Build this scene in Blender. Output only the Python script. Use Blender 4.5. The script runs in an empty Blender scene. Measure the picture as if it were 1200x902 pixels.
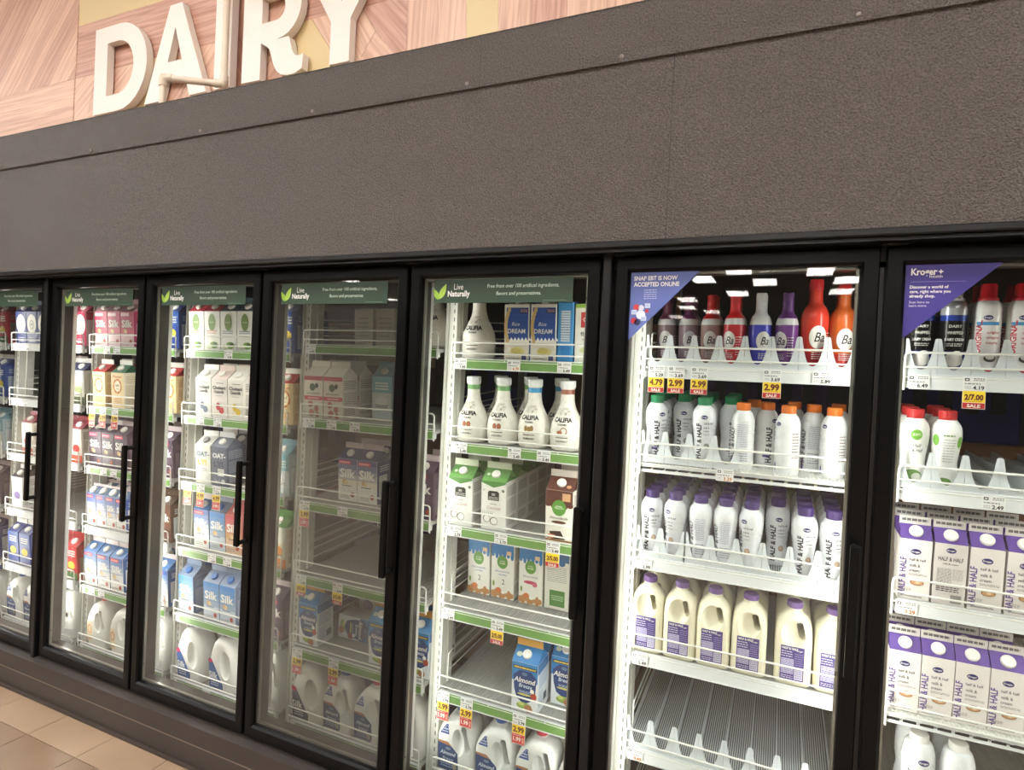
import bpy, math, random
from mathutils import Vector, Matrix, Euler
random.seed(7)
sc = bpy.context.scene
COL = sc.collection
R = math.radians
# ---------------------------------------------------------------- camera (metres, floor z=0, door faces at y=0, aisle towards -y)
cd = bpy.data.cameras.new('camera'); cam = bpy.data.objects.new('camera', cd); COL.objects.link(cam)
_r = Vector((0.91190638, 0.40761931, 0.04767871)); _u = Vector((-0.04826413, -0.0088536, 0.99879537)); _f = Vector((-0.40755041, 0.91310904, -0.01159974))
cam.matrix_world = Matrix.Translation((2.9328, -1.5809, 1.4849)) @ Matrix((_r, _u, -_f)).transposed().to_4x4()
cd.sensor_width = 36.0; cd.lens = 704.83 / 1200 * 36; cd.clip_start = 0.02; cd.clip_end = 200
sc.camera = cam
# ---------------------------------------------------------------- light and exposure
sc.view_settings.view_transform = 'Standard'; sc.view_settings.look = 'None'
sc.view_settings.gamma = 1.0; sc.view_settings.use_curve_mapping = False
sc.view_settings.exposure = 0.0
W = bpy.data.worlds.new('store_air'); sc.world = W; W.use_nodes = True
W.node_tree.nodes['Background'].inputs[0].default_value = (1.0, 0.88, 0.76, 1)
W.node_tree.nodes['Background'].inputs[1].default_value = 0.10
CEIL_EMIT = 42.0        # ceiling troffers
LED_POWER = {0: (2.5, 2.5), 1: (2.5, 2.5), 2: (2.5, 2.1), 3: (.34, .38), 4: (1.7, 1.5), 5: (1.9, 1.6), 6: (1.6, 1.7)}   # watts of the left and right strip of each bay

# ---------------------------------------------------------------- helpers
def lin(c):
    return tuple(((v/255)/12.92 if v/255 <= .04045 else ((v/255+.055)/1.055)**2.4) for v in c) + (1,)
MATS = {}
def M(c, rough=.5, metal=0.0, name=None, bump=0.0, scale=40, emit=0, coat=0.0, trans=0.0):
    key = (c, rough, metal, bump, scale, emit, coat, trans)
    if key in MATS: return MATS[key]
    m = bpy.data.materials.new(name or 'surface'); m.use_nodes = True
    nt = m.node_tree; b = nt.nodes['Principled BSDF']
    b.inputs['Base Color'].default_value = lin(c); b.inputs['Metallic'].default_value = metal
    if coat: b.inputs['Coat Weight'].default_value = coat; b.inputs['Coat Roughness'].default_value = .12
    if trans: b.inputs['Transmission Weight'].default_value = trans; b.inputs['IOR'].default_value = 1.3
    tc = nt.nodes.new('ShaderNodeTexCoord'); nz = nt.nodes.new('ShaderNodeTexNoise'); nz.inputs['Scale'].default_value = scale
    nt.links.new(tc.outputs['Object'], nz.inputs['Vector'])
    mr = nt.nodes.new('ShaderNodeMapRange'); mr.inputs[3].default_value = max(.02, rough-.06); mr.inputs[4].default_value = min(1, rough+.06)
    nt.links.new(nz.outputs['Fac'], mr.inputs[0]); nt.links.new(mr.outputs[0], b.inputs['Roughness'])
    if bump:
        bp = nt.nodes.new('ShaderNodeBump'); bp.inputs['Strength'].default_value = bump; bp.inputs['Distance'].default_value = .002
        nt.links.new(nz.outputs['Fac'], bp.inputs['Height']); nt.links.new(bp.outputs[0], b.inputs['Normal'])
    if emit:
        b.inputs['Emission Color'].default_value = lin(c); b.inputs['Emission Strength'].default_value = emit
    MATS[key] = m
    return m

class MB:
    """collects faces into one mesh"""
    def __init__(s): s.v = []; s.f = []; s.fm = []; s.mats = []; s.T = None
    def mi(s, m):
        if m not in s.mats: s.mats.append(m)
        return s.mats.index(m)
    def add(s, vs, fs, m):
        o = len(s.v); s.v += [tuple(s.T @ Vector(p)) if s.T else tuple(p) for p in vs]
        k = s.mi(m); s.f += [tuple(i+o for i in f) for f in fs]; s.fm += [k]*len(fs); return s
    def box(s, x0, x1, y0, y1, z0, z1, m):
        return s.add([(x0,y0,z0),(x1,y0,z0),(x1,y1,z0),(x0,y1,z0),(x0,y0,z1),(x1,y0,z1),(x1,y1,z1),(x0,y1,z1)],
                     [(0,3,2,1),(4,5,6,7),(0,1,5,4),(1,2,6,5),(2,3,7,6),(3,0,4,7)], m)
    def bbox(s, x0, x1, y0, y1, z0, z1, m, b=.003):
        """box with chamfered edges"""
        cx, cy, cz = (x0+x1)/2, (y0+y1)/2, (z0+z1)/2; hx, hy, hz = (x1-x0)/2, (y1-y0)/2, (z1-z0)/2
        b = min(b, hx*.9, hy*.9, hz*.9)
        vs = []; idx = {}
        for sx in (-1, 1):
            for sy in (-1, 1):
                for sz in (-1, 1):
                    for a in range(3):
                        p = [hx*sx-b*sx, hy*sy-b*sy, hz*sz-b*sz]; p[a] += b*(sx, sy, sz)[a]
                        idx[(sx, sy, sz, a)] = len(vs); vs.append((cx+p[0], cy+p[1], cz+p[2]))
        fs = []
        for a in range(3):
            b1, c1 = (a+1) % 3, (a+2) % 3
            for sg in (-1, 1):
                q = []
                for (u, w) in ((-1,-1),(1,-1),(1,1),(-1,1)):
                    k = [0,0,0]; k[a] = sg; k[b1] = u; k[c1] = w; q.append(idx[(k[0],k[1],k[2],a)])
                fs.append(tuple(q if sg > 0 else q[::-1]))
            for u in (-1, 1):
                for w in (-1, 1):
                    def K(sa, ax):
                        k = [0,0,0]; k[a] = sa; k[b1] = u; k[c1] = w; return idx[(k[0],k[1],k[2],ax)]
                    q = [K(-1,b1), K(1,b1), K(1,c1), K(-1,c1)]
                    fs.append(tuple(q if u*w > 0 else q[::-1]))
        for sx in (-1, 1):
            for sy in (-1, 1):
                for sz in (-1, 1):
                    q = [idx[(sx,sy,sz,0)], idx[(sx,sy,sz,1)], idx[(sx,sy,sz,2)]]
                    fs.append(tuple(q if sx*sy*sz > 0 else q[::-1]))
        return s.add(vs, fs, m)
    def tube(s, pts, r, m, n=8, closed=False):
        pts = [Vector(p) for p in pts]; N = len(pts); vs = []; fs = []
        t0 = (pts[1]-pts[0]).normalized(); ref = Vector((0,0,1)) if abs(t0.z) < .9 else Vector((1,0,0))
        nrm = t0.cross(ref).normalized()
        for i, p in enumerate(pts):
            a = pts[max(i-1, 0)]; b = pts[min(i+1, N-1)]; t = (b-a).normalized()
            nrm = (nrm - t*nrm.dot(t)).normalized(); bn = t.cross(nrm)
            for k in range(n):
                an = 2*math.pi*k/n; vs.append(p + (nrm*math.cos(an)+bn*math.sin(an))*r)
        for i in range(N-1):
            for k in range(n):
                k2 = (k+1) % n; fs.append((i*n+k, i*n+k2, (i+1)*n+k2, (i+1)*n+k))
        fs.append(tuple(range(n))[::-1]); fs.append(tuple((N-1)*n+k for k in range(n)))
        return s.add(vs, fs, m)
    def lathe(s, prof, m, cx=0, cy=0, n=28, cap0=True, cap1=True, ms=None):
        """prof: (r,z) list; ms: optional list of materials per segment"""
        vs = [(cx+r*math.sin(2*math.pi*k/n), cy-r*math.cos(2*math.pi*k/n), z) for r, z in prof for k in range(n)]
        for i in range(len(prof)-1):
            pass
        o = len(s.v); s.v += [tuple(s.T @ Vector(p)) if s.T else p for p in vs]
        for i in range(len(prof)-1):
            k_m = s.mi(ms[i] if ms else m)
            for k in range(n):
                k2 = (k+1) % n; s.f.append((o+i*n+k, o+i*n+k2, o+(i+1)*n+k2, o+(i+1)*n+k)); s.fm.append(k_m)
        if cap0: s.f.append(tuple(o+k for k in range(n))[::-1]); s.fm.append(s.mi(ms[0] if ms else m))
        if cap1: s.f.append(tuple(o+(len(prof)-1)*n+k for k in range(n))); s.fm.append(s.mi(ms[-1] if ms else m))
        return s
    def prism(s, poly, a0, a1, m, axis='y'):
        """extrude a polygon: axis y -> poly in (x,z); axis x -> poly in (y,z); axis z -> poly in (x,y)"""
        n = len(poly)
        f = {'y': lambda p, a: (p[0], a, p[1]), 'x': lambda p, a: (a, p[0], p[1]), 'z': lambda p, a: (p[0], p[1], a)}[axis]
        vs = [f(p, a0) for p in poly] + [f(p, a1) for p in poly]
        fs = [tuple(range(n)), tuple(range(2*n-1, n-1, -1))] + [(i, n+i, n+(i+1) % n, (i+1) % n) for i in range(n)]
        return s.add(vs, fs, m)
    def build(s, name, parent=None, smooth=35, loc=None, bevel=0):
        me = bpy.data.meshes.new(name); me.from_pydata(s.v, [], s.f)
        for m in s.mats: me.materials.append(m)
        me.polygons.foreach_set('material_index', s.fm)
        if smooth:
            me.polygons.foreach_set('use_smooth', [True]*len(s.f)); me.set_sharp_from_angle(angle=R(smooth))
        me.update()
        o = bpy.data.objects.new(name, me); COL.objects.link(o)
        if parent: o.parent = parent
        if loc: o.location = loc
        if bevel:
            bm = o.modifiers.new('bevel', 'BEVEL'); bm.width = bevel; bm.segments = 2; bm.limit_method = 'ANGLE'
        return o

def tag(o, label, cat, group=None):
    o['label'] = label; o['category'] = cat
    if group: o['group'] = group
    return o
def struct(o, label=None):
    o['kind'] = 'structure'
    if label: o['label'] = label; 
    return o
def empty(name, loc=(0,0,0)):
    o = bpy.data.objects.new(name, None); COL.objects.link(o); o.location = loc; o.empty_display_size = .02; return o
def copy_tree(root):
    c = root.copy(); COL.objects.link(c)
    for ch in list(root.children):
        d = ch.copy(); COL.objects.link(d); d.parent = c
        for g in list(ch.children):
            e = g.copy(); COL.objects.link(e); e.parent = d
    return c

# ---- text as mesh triangles (built-in font)
_TX = {}
def text_mesh(t, bold):
    k = (t, bold)
    if k in _TX: return _TX[k]
    cu = bpy.data.curves.new('lettering', 'FONT'); cu.body = t; cu.size = 1; cu.resolution_u = 2; cu.offset = bold; cu.fill_mode = 'FRONT'; cu.dimensions = '2D'
    ob = bpy.data.objects.new('lettering', cu); COL.objects.link(ob)
    dg = bpy.context.evaluated_depsgraph_get(); me = bpy.data.meshes.new_from_object(ob.evaluated_get(dg))
    vs = [(v.co.x, v.co.y) for v in me.vertices]; fs = [tuple(p.vertices) for p in me.polygons]
    bpy.data.objects.remove(ob); bpy.data.meshes.remove(me); bpy.data.curves.remove(cu)
    xs = [v[0] for v in vs] or [0, 1]
    _TX[k] = (vs, fs, min(xs), max(xs)); return _TX[k]

class Art:
    """flat print laid on a surface function S(u,v,h) -> xyz"""
    def __init__(s, S, step=.01, T=None): s.S = S; s.mb = MB(); s.mb.T = T; s.step = step; s.h0 = .0005
    def raw(s, pts, faces, col, L, rough=.45):
        m = col if not isinstance(col, tuple) else M(col, rough)
        s.mb.add([s.S(u, v, s.h0+L*.00022) for u, v in pts], faces, m)
    def rect(s, u0, v0, u1, v1, col, L=0):
        n = max(1, int(math.ceil((u1-u0)/s.step))); k = max(1, int(math.ceil((v1-v0)/(s.step*1.6)))) if s.step < .05 else 1
        pts = [(u0+(u1-u0)*i/n, v0+(v1-v0)*j/k) for j in range(k+1) for i in range(n+1)]
        fs = [(j*(n+1)+i, j*(n+1)+i+1, (j+1)*(n+1)+i+1, (j+1)*(n+1)+i) for j in range(k) for i in range(n)]
        s.raw(pts, fs, col, L)
    def poly(s, pts, col, L=0): s.raw(pts, [tuple(range(len(pts)))], col, L)
    def oval(s, u, v, a, b, col, L=1, n=20):
        K = max(1, int(math.ceil(a/(s.step*.5)))) if s.step < .05 else 1
        pts = [(u, v)]+[(u+a*k/K*math.cos(2*math.pi*i/n), v+b*k/K*math.sin(2*math.pi*i/n)) for k in range(1, K+1) for i in range(n)]
        fs = [(0, 1+i, 1+(i+1) % n) for i in range(n)]
        for k in range(K-1): fs += [(1+k*n+i, 1+(k+1)*n+i, 1+(k+1)*n+(i+1) % n, 1+k*n+(i+1) % n) for i in range(n)]
        s.raw(pts, fs, col, L)
    def ring(s, u, v, a, b, w, col, L=1, n=24):
        pts = []
        for i in range(n):
            c, q = math.cos(2*math.pi*i/n), math.sin(2*math.pi*i/n); pts += [(u+a*c, v+b*q), (u+(a-w)*c, v+(b-w)*q)]
        s.raw(pts, [(2*i, 2*((i+1) % n), 2*((i+1) % n)+1, 2*i+1) for i in range(n)], col, L)
    def text(s, t, u, v, size, col, L=2, w=None, align='c', rot=0, bold=.012, shear=0):
        vs, fs, x0, x1 = text_mesh(t, bold)
        sx = size if w is None else w/(x1-x0)
        ox = {'c': (x0+x1)/2, 'l': x0, 'r': x1}[align]; c, q = math.cos(rot), math.sin(rot)
        pts = []
        for x, y in vs:
            a, b = (x-ox)*sx+shear*y*size, y*size; pts.append((u+a*c-b*q, v+a*q+b*c))
        s.raw(pts, fs, col, L)
    def lines(s, u0, v0, u1, v1, n, col, L=2, fill=.5):
        """tiny print too small to read: broken strokes"""
        rnd = random.Random(int(u0*9e4+v0*7e3)); dh = (v1-v0)/n
        for i in range(n):
            v = v1-dh*(i+.5); u = u0
            while u < u1-.001:
                w = min(rnd.uniform(.003, .011)*(u1-u0)/.05+.001, u1-u)
                s.raw([(u, v-dh*fill/2), (u+w, v-dh*fill/2), (u+w, v+dh*fill/2), (u, v+dh*fill/2)], [(0,1,2,3)], col, L); u += w+.0015
    def build(s, name, parent): return s.mb.build(name, parent, smooth=0)

WHITE = (238, 236, 230); CREAM = (236, 228, 205); BLACK = (22, 20, 20)
# ---------------------------------------------------------------- materials of the building
def noise_mat(name, c1, c2, rough, scale, bump, bscale, dist=.003, spec=.5, metal=0):
    m = bpy.data.materials.new(name); m.use_nodes = True; nt = m.node_tree; b = nt.nodes['Principled BSDF']
    tc = nt.nodes.new('ShaderNodeTexCoord'); n1 = nt.nodes.new('ShaderNodeTexNoise'); n1.inputs['Scale'].default_value = scale; n1.inputs['Detail'].default_value = 4
    cr = nt.nodes.new('ShaderNodeValToRGB'); cr.color_ramp.elements[0].position = .3; cr.color_ramp.elements[1].position = .7
    cr.color_ramp.elements[0].color = lin(c1); cr.color_ramp.elements[1].color = lin(c2)
    nt.links.new(tc.outputs['Object'], n1.inputs['Vector']); nt.links.new(n1.outputs['Fac'], cr.inputs[0]); nt.links.new(cr.outputs[0], b.inputs['Base Color'])
    b.inputs['Roughness'].default_value = rough; b.inputs['Specular IOR Level'].default_value = spec; b.inputs['Metallic'].default_value = metal
    if bump:
        n2 = nt.nodes.new('ShaderNodeTexNoise'); n2.inputs['Scale'].default_value = bscale; n2.inputs['Detail'].default_value = 2; n2.inputs['Roughness'].default_value = .6
        nt.links.new(tc.outputs['Object'], n2.inputs['Vector'])
        bp = nt.nodes.new('ShaderNodeBump'); bp.inputs['Strength'].default_value = bump; bp.inputs['Distance'].default_value = dist
        nt.links.new(n2.outputs['Fac'], bp.inputs['Height']); nt.links.new(bp.outputs[0], b.inputs['Normal'])
    return m
soffit_m = noise_mat('embossed_brown_metal', (76,70,66), (102,94,88), .27, 230, 1.0, 230, .010, .6)  # fine speckle in the soffit colour imitates glints off the embossing
base_m = noise_mat('brown_kick_plate', (52,46,42), (60,53,48), .42, 3, .1, 120, .001, .4)
blackframe = noise_mat('black_aluminium', (8,8,8), (11,10,10), .30, 6, 0, 1, spec=.16)
blackrail = noise_mat('black_header_rail', (14,13,13), (18,17,17), .34, 6, 0, 1, spec=.35)
darkin = noise_mat('black_gasket', (10,10,10), (14,13,13), .6, 9, 0, 1)
steel = M((170,168,160), .35, .9, 'bright_metal')
whitewire = M((232,232,226), .38, 0, 'white_coated_wire')
whiteplas = M((226,229,230), .42, 0, 'white_plastic')
postm = M((226,226,218), .4, 0, 'white_upright')
greyshelf = M((172,172,168), .45, 0, 'grey_glide_sheet', bump=.2, scale=300)
traym = M((214,220,224), .3, 0, 'translucent_tray_plastic')
trayfloor = M((118,122,126), .4, 0, 'lane_floor_plastic')
greenstrip = M((110,152,80), .45, 0, 'green_strip')

def wood(name, c1, c2, ang):
    m = bpy.data.materials.new(name); m.use_nodes = True; nt = m.node_tree; b = nt.nodes['Principled BSDF']
    tc = nt.nodes.new('ShaderNodeTexCoord'); mp = nt.nodes.new('ShaderNodeMapping'); mp.inputs['Rotation'].default_value = (0, ang, 0)
    mp2 = nt.nodes.new('ShaderNodeMapping'); mp2.inputs['Scale'].default_value = (2.2, 1, 60)
    nz = nt.nodes.new('ShaderNodeTexNoise'); nz.inputs['Scale'].default_value = 1.4; nz.inputs['Detail'].default_value = 6; nz.inputs['Distortion'].default_value = .4
    cr = nt.nodes.new('ShaderNodeValToRGB'); cr.color_ramp.elements[0].position = .36; cr.color_ramp.elements[1].position = .62
    cr.color_ramp.elements[0].color = lin(c1); cr.color_ramp.elements[1].color = lin(c2)
    L = nt.links.new; L(tc.outputs['Object'], mp.inputs[0]); L(mp.outputs[0], mp2.inputs[0]); L(mp2.outputs[0], nz.inputs['Vector']); L(nz.outputs['Fac'], cr.inputs[0]); L(cr.outputs[0], b.inputs['Base Color'])
    b.inputs['Roughness'].default_value = .5
    return m
# ---------------------------------------------------------------- layout constants
DW, DG, DJ = .6096, .0122, .0288            # door width, gap, extra joint between door sets
def door_x(i):
    if i <= 0: return -(DG+DJ+DW) + (i)*(DW+DG)
    if i <= 4: return (i-1)*(DW+DG)
    return 4*DW+4*DG+DJ+(i-5)*(DW+DG)
ZT = 1.82; ZB = ZT-1.654                     # top and bottom of the doors
SX = {-1: -1.252, 0: -.615, 1: .013, 2: .648, 3: 1.295, 4: 1.933, 5: 2.572, 6: 3.208}
SW = .582; SY = .165; SLOPE = R(4.0); TAN = math.tan(SLOPE)
DECK = [1.538, 1.262, .986, .709, .432, .155]
def deck(b, r): return DECK[r] + (.034 if (b == 3 and r < 2) else 0)
ORD = ['top', 'second', 'third', 'fourth', 'fifth', 'bottom']
DOORN = {-1: 'outside left', 0: 'first door', 1: 'second door', 2: 'third door', 3: 'fourth door', 4: 'fifth door', 5: 'sixth door', 6: 'seventh door'}

# ---------------------------------------------------------------- room
fl = MB(); tiles = [M((196,166,132), .28, 0, bump=0, scale=6), M((186,153,118), .28, 0, scale=7), M((203,176,143), .28, 0, scale=8), M((172,138,104), .28, 0, scale=9)]
grout = M((120,98,78), .6)
fl.box(-16, 12, -26, .30, -.06, -.004, grout)
random.seed(3)
def tile_mat(c1, c2):
    m = noise_mat('stone_tile', c1, c2, .27, 2.5, 0, 1, spec=.5); return m
tms = [tile_mat((146,122,97), (160,134,108)), tile_mat((142,120,97), (156,134,109)), tile_mat((122,98,76), (136,111,87))]
T = .305
for i in range(-24, 14):
    for j in range(0, 16):
        x0, y1 = i*T*2, (.05 if j == 0 else .114-j*T); g = .0015; TY = .241 if j == 0 else T
        k = 0 if j == 0 else (2 if j < 4 else 1)
        for h in range(2):
            fl.box(x0+h*T+g, x0+(h+1)*T-g, y1-TY+g, y1-g, -.004, 0, tms[k if (i+h+j) % 7 or j == 0 else 1])
floor = struct(fl.build('floor', smooth=0))
fb = MB(); fb.box(-16, 12, -26, .114-16*T, -.004, 0, tms[1]); struct(fb.build('floor', smooth=0))
def plain(name, x0, x1, y0, y1, z0, z1, m):
    b = MB(); b.box(x0, x1, y0, y1, z0, z1, m); return struct(b.build(name, smooth=0))
ceilm = M((118,114,110), .8, 0, 'painted_deck')
plain('ceiling', -16, 12, -26, 3.6, 4.6, 4.7, ceilm)
aislem = noise_mat('aisle_wall_paint', (84,80,78), (100,95,92), .7, 1.2, 0, 1)
plain('wall_back', -16, 12, -26.1, -26, 0, 4.6, aislem)
plain('wall_left', -16.1, -16, -26, 3.6, 0, 4.6, aislem)
plain('wall_right', 12, 12.1, -26, 3.6, 0, 4.6, aislem)
# store light fittings hung under the ceiling: each a louvred troffer
trof_frame = M((205,200,190), .4); trof_em = M((252,250,249), .5, 0, 'lit_diffuser', emit=CEIL_EMIT)
def make_troffer():
    r = empty('ceiling_light')
    b = MB(); w, d = .6, 1.2
    for x0, x1, y0, y1 in ((-w/2, -w/2+.02, -d/2, d/2), (w/2-.02, w/2, -d/2, d/2), (-w/2, w/2, -d/2, -d/2+.02), (-w/2, w/2, d/2-.02, d/2)):
        b.box(x0, x1, y0, y1, -.015, .06, trof_frame)
    b.box(-w/2, w/2, -d/2, d/2, .05, .065, trof_frame); b.build('light_housing', r, 0)
    b = MB(); b.box(-w/2+.02, w/2-.02, -d/2+.02, d/2-.02, .0, .02, trof_em); b.build('diffuser', r, 0)
    b = MB()
    for k in range(1, 10): b.box(-w/2+.02, w/2-.02, -d/2+k*d/10-.004, -d/2+k*d/10+.004, -.014, -.002, trof_frame)
    b.build('louvre', r, 0)
    return r
spots = [(x, y) for x in (-9.0, -6.6, -4.2, -1.8, .6, 3.0, 5.4, 7.8) for y in (-2.0, -4.8, -8.4)] + \
        [(.95, -14.75), (1.88, -13.6), (2.42, -15.4), (1.65, -17.3), (3.64, -14.0), (4.3, -15.3), (4.33, -17.2), (.04, -18.5), (-.25, -20.5), (.49, -21.8), (-1.07, -23.5), (3.2, -12.6), (-11, -17.5), (-9.6, -14), (-5, -15)]
proto = make_troffer()
for i, (x, y) in enumerate(spots):
    o = proto if i == 0 else copy_tree(proto); o.location = (x, y, 4.3)
    tag(o, 'louvred ceiling light panel far down the aisle, mirrored in the sixth door glass' if i >= 24 else 'louvred white ceiling light panel hanging above the aisle in front of the doors', 'ceiling light', 'ceiling lights mirrored in the glass' if i >= 24 else 'ceiling lights above the aisle')

# ---------------------------------------------------------------- front of the cooler: soffit, header rail, base
XL, XR = -4.2, 4.6
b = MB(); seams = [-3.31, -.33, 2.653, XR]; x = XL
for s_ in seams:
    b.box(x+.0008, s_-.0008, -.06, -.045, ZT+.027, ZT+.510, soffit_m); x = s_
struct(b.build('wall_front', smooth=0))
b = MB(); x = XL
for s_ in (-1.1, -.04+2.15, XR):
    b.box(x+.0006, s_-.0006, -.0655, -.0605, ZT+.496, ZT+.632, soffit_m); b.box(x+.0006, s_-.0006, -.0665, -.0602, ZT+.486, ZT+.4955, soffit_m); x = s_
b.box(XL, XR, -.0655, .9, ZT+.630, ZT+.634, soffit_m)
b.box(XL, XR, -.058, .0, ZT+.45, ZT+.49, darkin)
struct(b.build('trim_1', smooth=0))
SCN = ('first', 'second', 'third', 'fourth', 'fifth', 'sixth', 'seventh', 'eighth'); si = 0
for x in (-.3, .35, .98, 1.5, 2.07, 2.52, 3.05):
    b = MB(); b.T = Matrix.Translation((x, -.0665, ZT+.501)) @ Matrix.Rotation(math.pi/2, 4, 'X'); b.lathe([(.0055, -.001), (.0055, .001), (.003, .0032)], M((120,108,98), .4), n=12)
    tag(b.build('screw'), '%s small domed screw from left along the soffit trim' % SCN[si], 'screw', 'screws along the soffit trim'); si += 1
b = MB()                                                    # header rail above the doors and casing behind them
b.bbox(XL, XR, -.064, .0, ZT+.013, ZT+.030, blackrail, .003)
b.box(XL, XR, -.050, .02, ZT+.004, ZT+.013, blackrail)
b.box(XL, XR, .016, .05, ZT-.03, ZT+.02, darkin)
for xm in (door_x(0)+DW, door_x(4)+DW, door_x(6)+DW+.02):
    g0, g1 = (xm+.008, xm+DG+DJ-.008)
    b.bbox(g0, g1, -.014, .03, ZB-.012, ZT+.030, blackrail, .003)
struct(b.build('trim_2'))
for i in range(0, 7):
    b = MB(); x = door_x(i)-.012 if i not in (1, 5) else door_x(i)+.004
    b.box(x, x+.05, -.012, .012, ZT+.002, ZT+.012, M((70,68,64), .3, .8)); b.T = Matrix.Translation((x+.015, -.012, ZT+.007)) @ Matrix.Rotation(math.pi/2, 4, 'X'); b.lathe([(.004, 0), (.004, .002)], steel, n=10)
    tag(b.build('door_hinge', smooth=0), 'small metal hinge plate under the header rail, top left of the '+DOORN[i], 'hinge', 'door hinge plates')
b = MB()                                                    # sloped ledge, kick plate
b.prism([(-.004, ZB-.010), (-.030, ZB-.016), (-.034, .088), (-.030, .084), (.05, .084), (.05, ZB-.010)], XL, XR, base_m, 'x')
b.prism([(-.032, .086), (-.030, .004), (.04, .004), (.04, .086)], XL, XR, base_m, 'x')
b.box(XL, XR, -.0335, -.031, .083, .087, M((120,104,90), .4))
struct(b.build('baseboard_front', smooth=0))
b = MB(); b.box(XL, XR, -.045, .03, 0, .007, M((60,48,40), .6)); struct(b.build('trim_3', smooth=0))

# ---------------------------------------------------------------- wood plank wall above the cooler with the big letters
WOODC = {'a': ((196,152,128),(222,182,156)), 'b': ((186,140,118),(210,168,144)), 'c': ((206,164,138),(228,190,164)), 'd': ((176,128,108),(206,160,138)), 'e': ((160,112,94),(186,140,120)), 'y': ((214,186,134),(222,196,146))}
PLANKS = [
('a',[(-1.657,3.259),(-1.232,3.661),(-0.897,3.583),(-1.327,3.128)],0.78),
('b',[(-1.327,3.128),(-0.897,3.583),(-0.588,3.51),(-1.101,2.972),(-1.315,2.956)],0.78),
('c',[(-1.311,2.902),(-1.315,2.956),(-1.101,2.972),(-0.588,3.51),(-0.456,3.48),(-1.005,2.901)],0.82),
('a',[(-1.005,2.901),(-0.456,3.48),(-0.413,3.47),(-0.406,3.347),(-0.829,2.9)],0.82),
('b',[(-0.829,2.9),(-0.406,3.347),(-0.415,3.16),(-0.652,2.9)],0.82),
('c',[(-0.652,2.9),(-0.415,3.16),(-0.417,2.966),(-0.469,2.901)],0.82),
('a',[(-0.469,2.901),(-0.417,2.966),(-0.419,2.9)],0.82),
('c',[(-1.311,2.902),(-0.423,2.9),(-0.425,2.764),(-1.303,2.773)],0.00),
('a',[(-1.303,2.773),(-0.425,2.764),(-0.422,2.607),(-1.285,2.517)],0.00),
('y',[(-0.413,3.47),(0.498,3.256),(0.504,3.157),(-0.408,3.163)],-0.01),
('d',[(-0.408,3.163),(0.504,3.157),(0.708,3.156),(0.708,2.899),(-0.416,2.901)],-0.01),
('c',[(-0.416,2.901),(-0.254,2.9),(-0.319,2.638),(-0.418,2.65)],0.67),
('a',[(-0.254,2.9),(-0.006,2.901),(-0.149,2.616),(-0.319,2.638)],0.65),
('c',[(-0.006,2.901),(0.148,2.901),(-0.002,2.639),(-0.149,2.616)],0.65),
('y',[(0.148,2.901),(0.266,2.903),(0.11,2.624),(-0.002,2.639)],0.77),
('b',[(0.266,2.903),(0.492,2.901),(0.341,2.633),(0.11,2.624)],0.77),
('a',[(0.492,2.901),(0.708,2.899),(0.693,2.629),(0.341,2.633)],0.77),
('e',[(0.708,3.156),(0.772,3.192),(0.78,2.882),(0.708,2.906)],-1.57),
('e',[(0.708,2.906),(0.779,2.9),(0.765,2.619),(0.693,2.629)],-0.98),
('b',[(0.772,3.192),(1.028,3.132),(1.074,2.893),(0.988,2.615),(0.765,2.619),(0.78,2.882)],0.88),
('d',[(1.028,3.132),(1.589,3.001),(1.593,2.893),(1.074,2.893)],-0.00),
('y',[(1.074,2.893),(1.132,2.896),(1.259,2.723),(1.242,2.577),(0.988,2.615)],-0.88),
('c',[(1.132,2.896),(1.383,2.892),(1.454,2.786),(1.321,2.599),(1.259,2.723)],-0.94),
('d',[(1.383,2.892),(1.593,2.893),(1.602,2.619),(1.454,2.786)],-0.84),
('a',[(1.454,2.786),(1.602,2.619),(1.304,2.535),(1.321,2.599)],-0.85),
('a',[(1.589,3.001),(1.724,2.969),(1.742,2.565),(1.602,2.619)],-1.52),
('c',[(1.724,2.969),(1.842,2.942),(1.859,2.546),(1.742,2.565)],-1.52),
('y',[(1.842,2.942),(1.968,2.912),(1.985,2.526),(1.859,2.546)],-1.52),
('a',[(1.968,2.912),(2.094,2.883),(2.111,2.506),(1.985,2.526)],-1.51),
('d',[(2.094,2.883),(2.224,2.852),(2.24,2.485),(2.111,2.506)],-1.51),
('c',[(2.224,2.852),(2.349,2.823),(2.365,2.465),(2.24,2.485)],-1.51),
]
b = MB(); b.box(-16, 12, .30, .40, 2.455, 4.6, wood('wood_backing', *WOODC['a'], 0.0)); b.box(-16, 12, .29, .3001, 3.9, 4.6, M((214,206,192), .6))
struct(b.build('wall_upper', smooth=0))
WM = {}
b = MB()
def inset(pg, d):
    cx = sum(p[0] for p in pg)/len(pg); cz = sum(p[1] for p in pg)/len(pg); out = []
    for x, z in pg:
        l = math.hypot(x-cx, z-cz) or 1; out.append((x-(x-cx)/l*d, z-(z-cz)/l*d))
    return out
for k, pg, ang in PLANKS:
    ang = round(ang/.2)*.2; kk = (k, ang)
    if kk not in WM: WM[kk] = wood('laminate_plank', *WOODC[k], ang) if k != 'y' else M((216,190,140), .5, scale=4)
    q = inset([(x, max(z, 2.46)) for x, z in pg], .0016); q = [p for i, p in enumerate(q) if p != q[i-1]]
    b.prism(q, .2955, .3005, WM[kk], 'y')
x = 2.356; k = 0
while x < 6.4:
    kk = 'adcb'[k % 4]; b.prism([(x, 2.46), (x+.17, 2.46), (x+.17, 3.9), (x, 3.9)], .2955, .3005, wood('laminate_plank', *WOODC[kk], R(90)), 'y'); x += .1725; k += 1
x = -1.66
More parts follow.
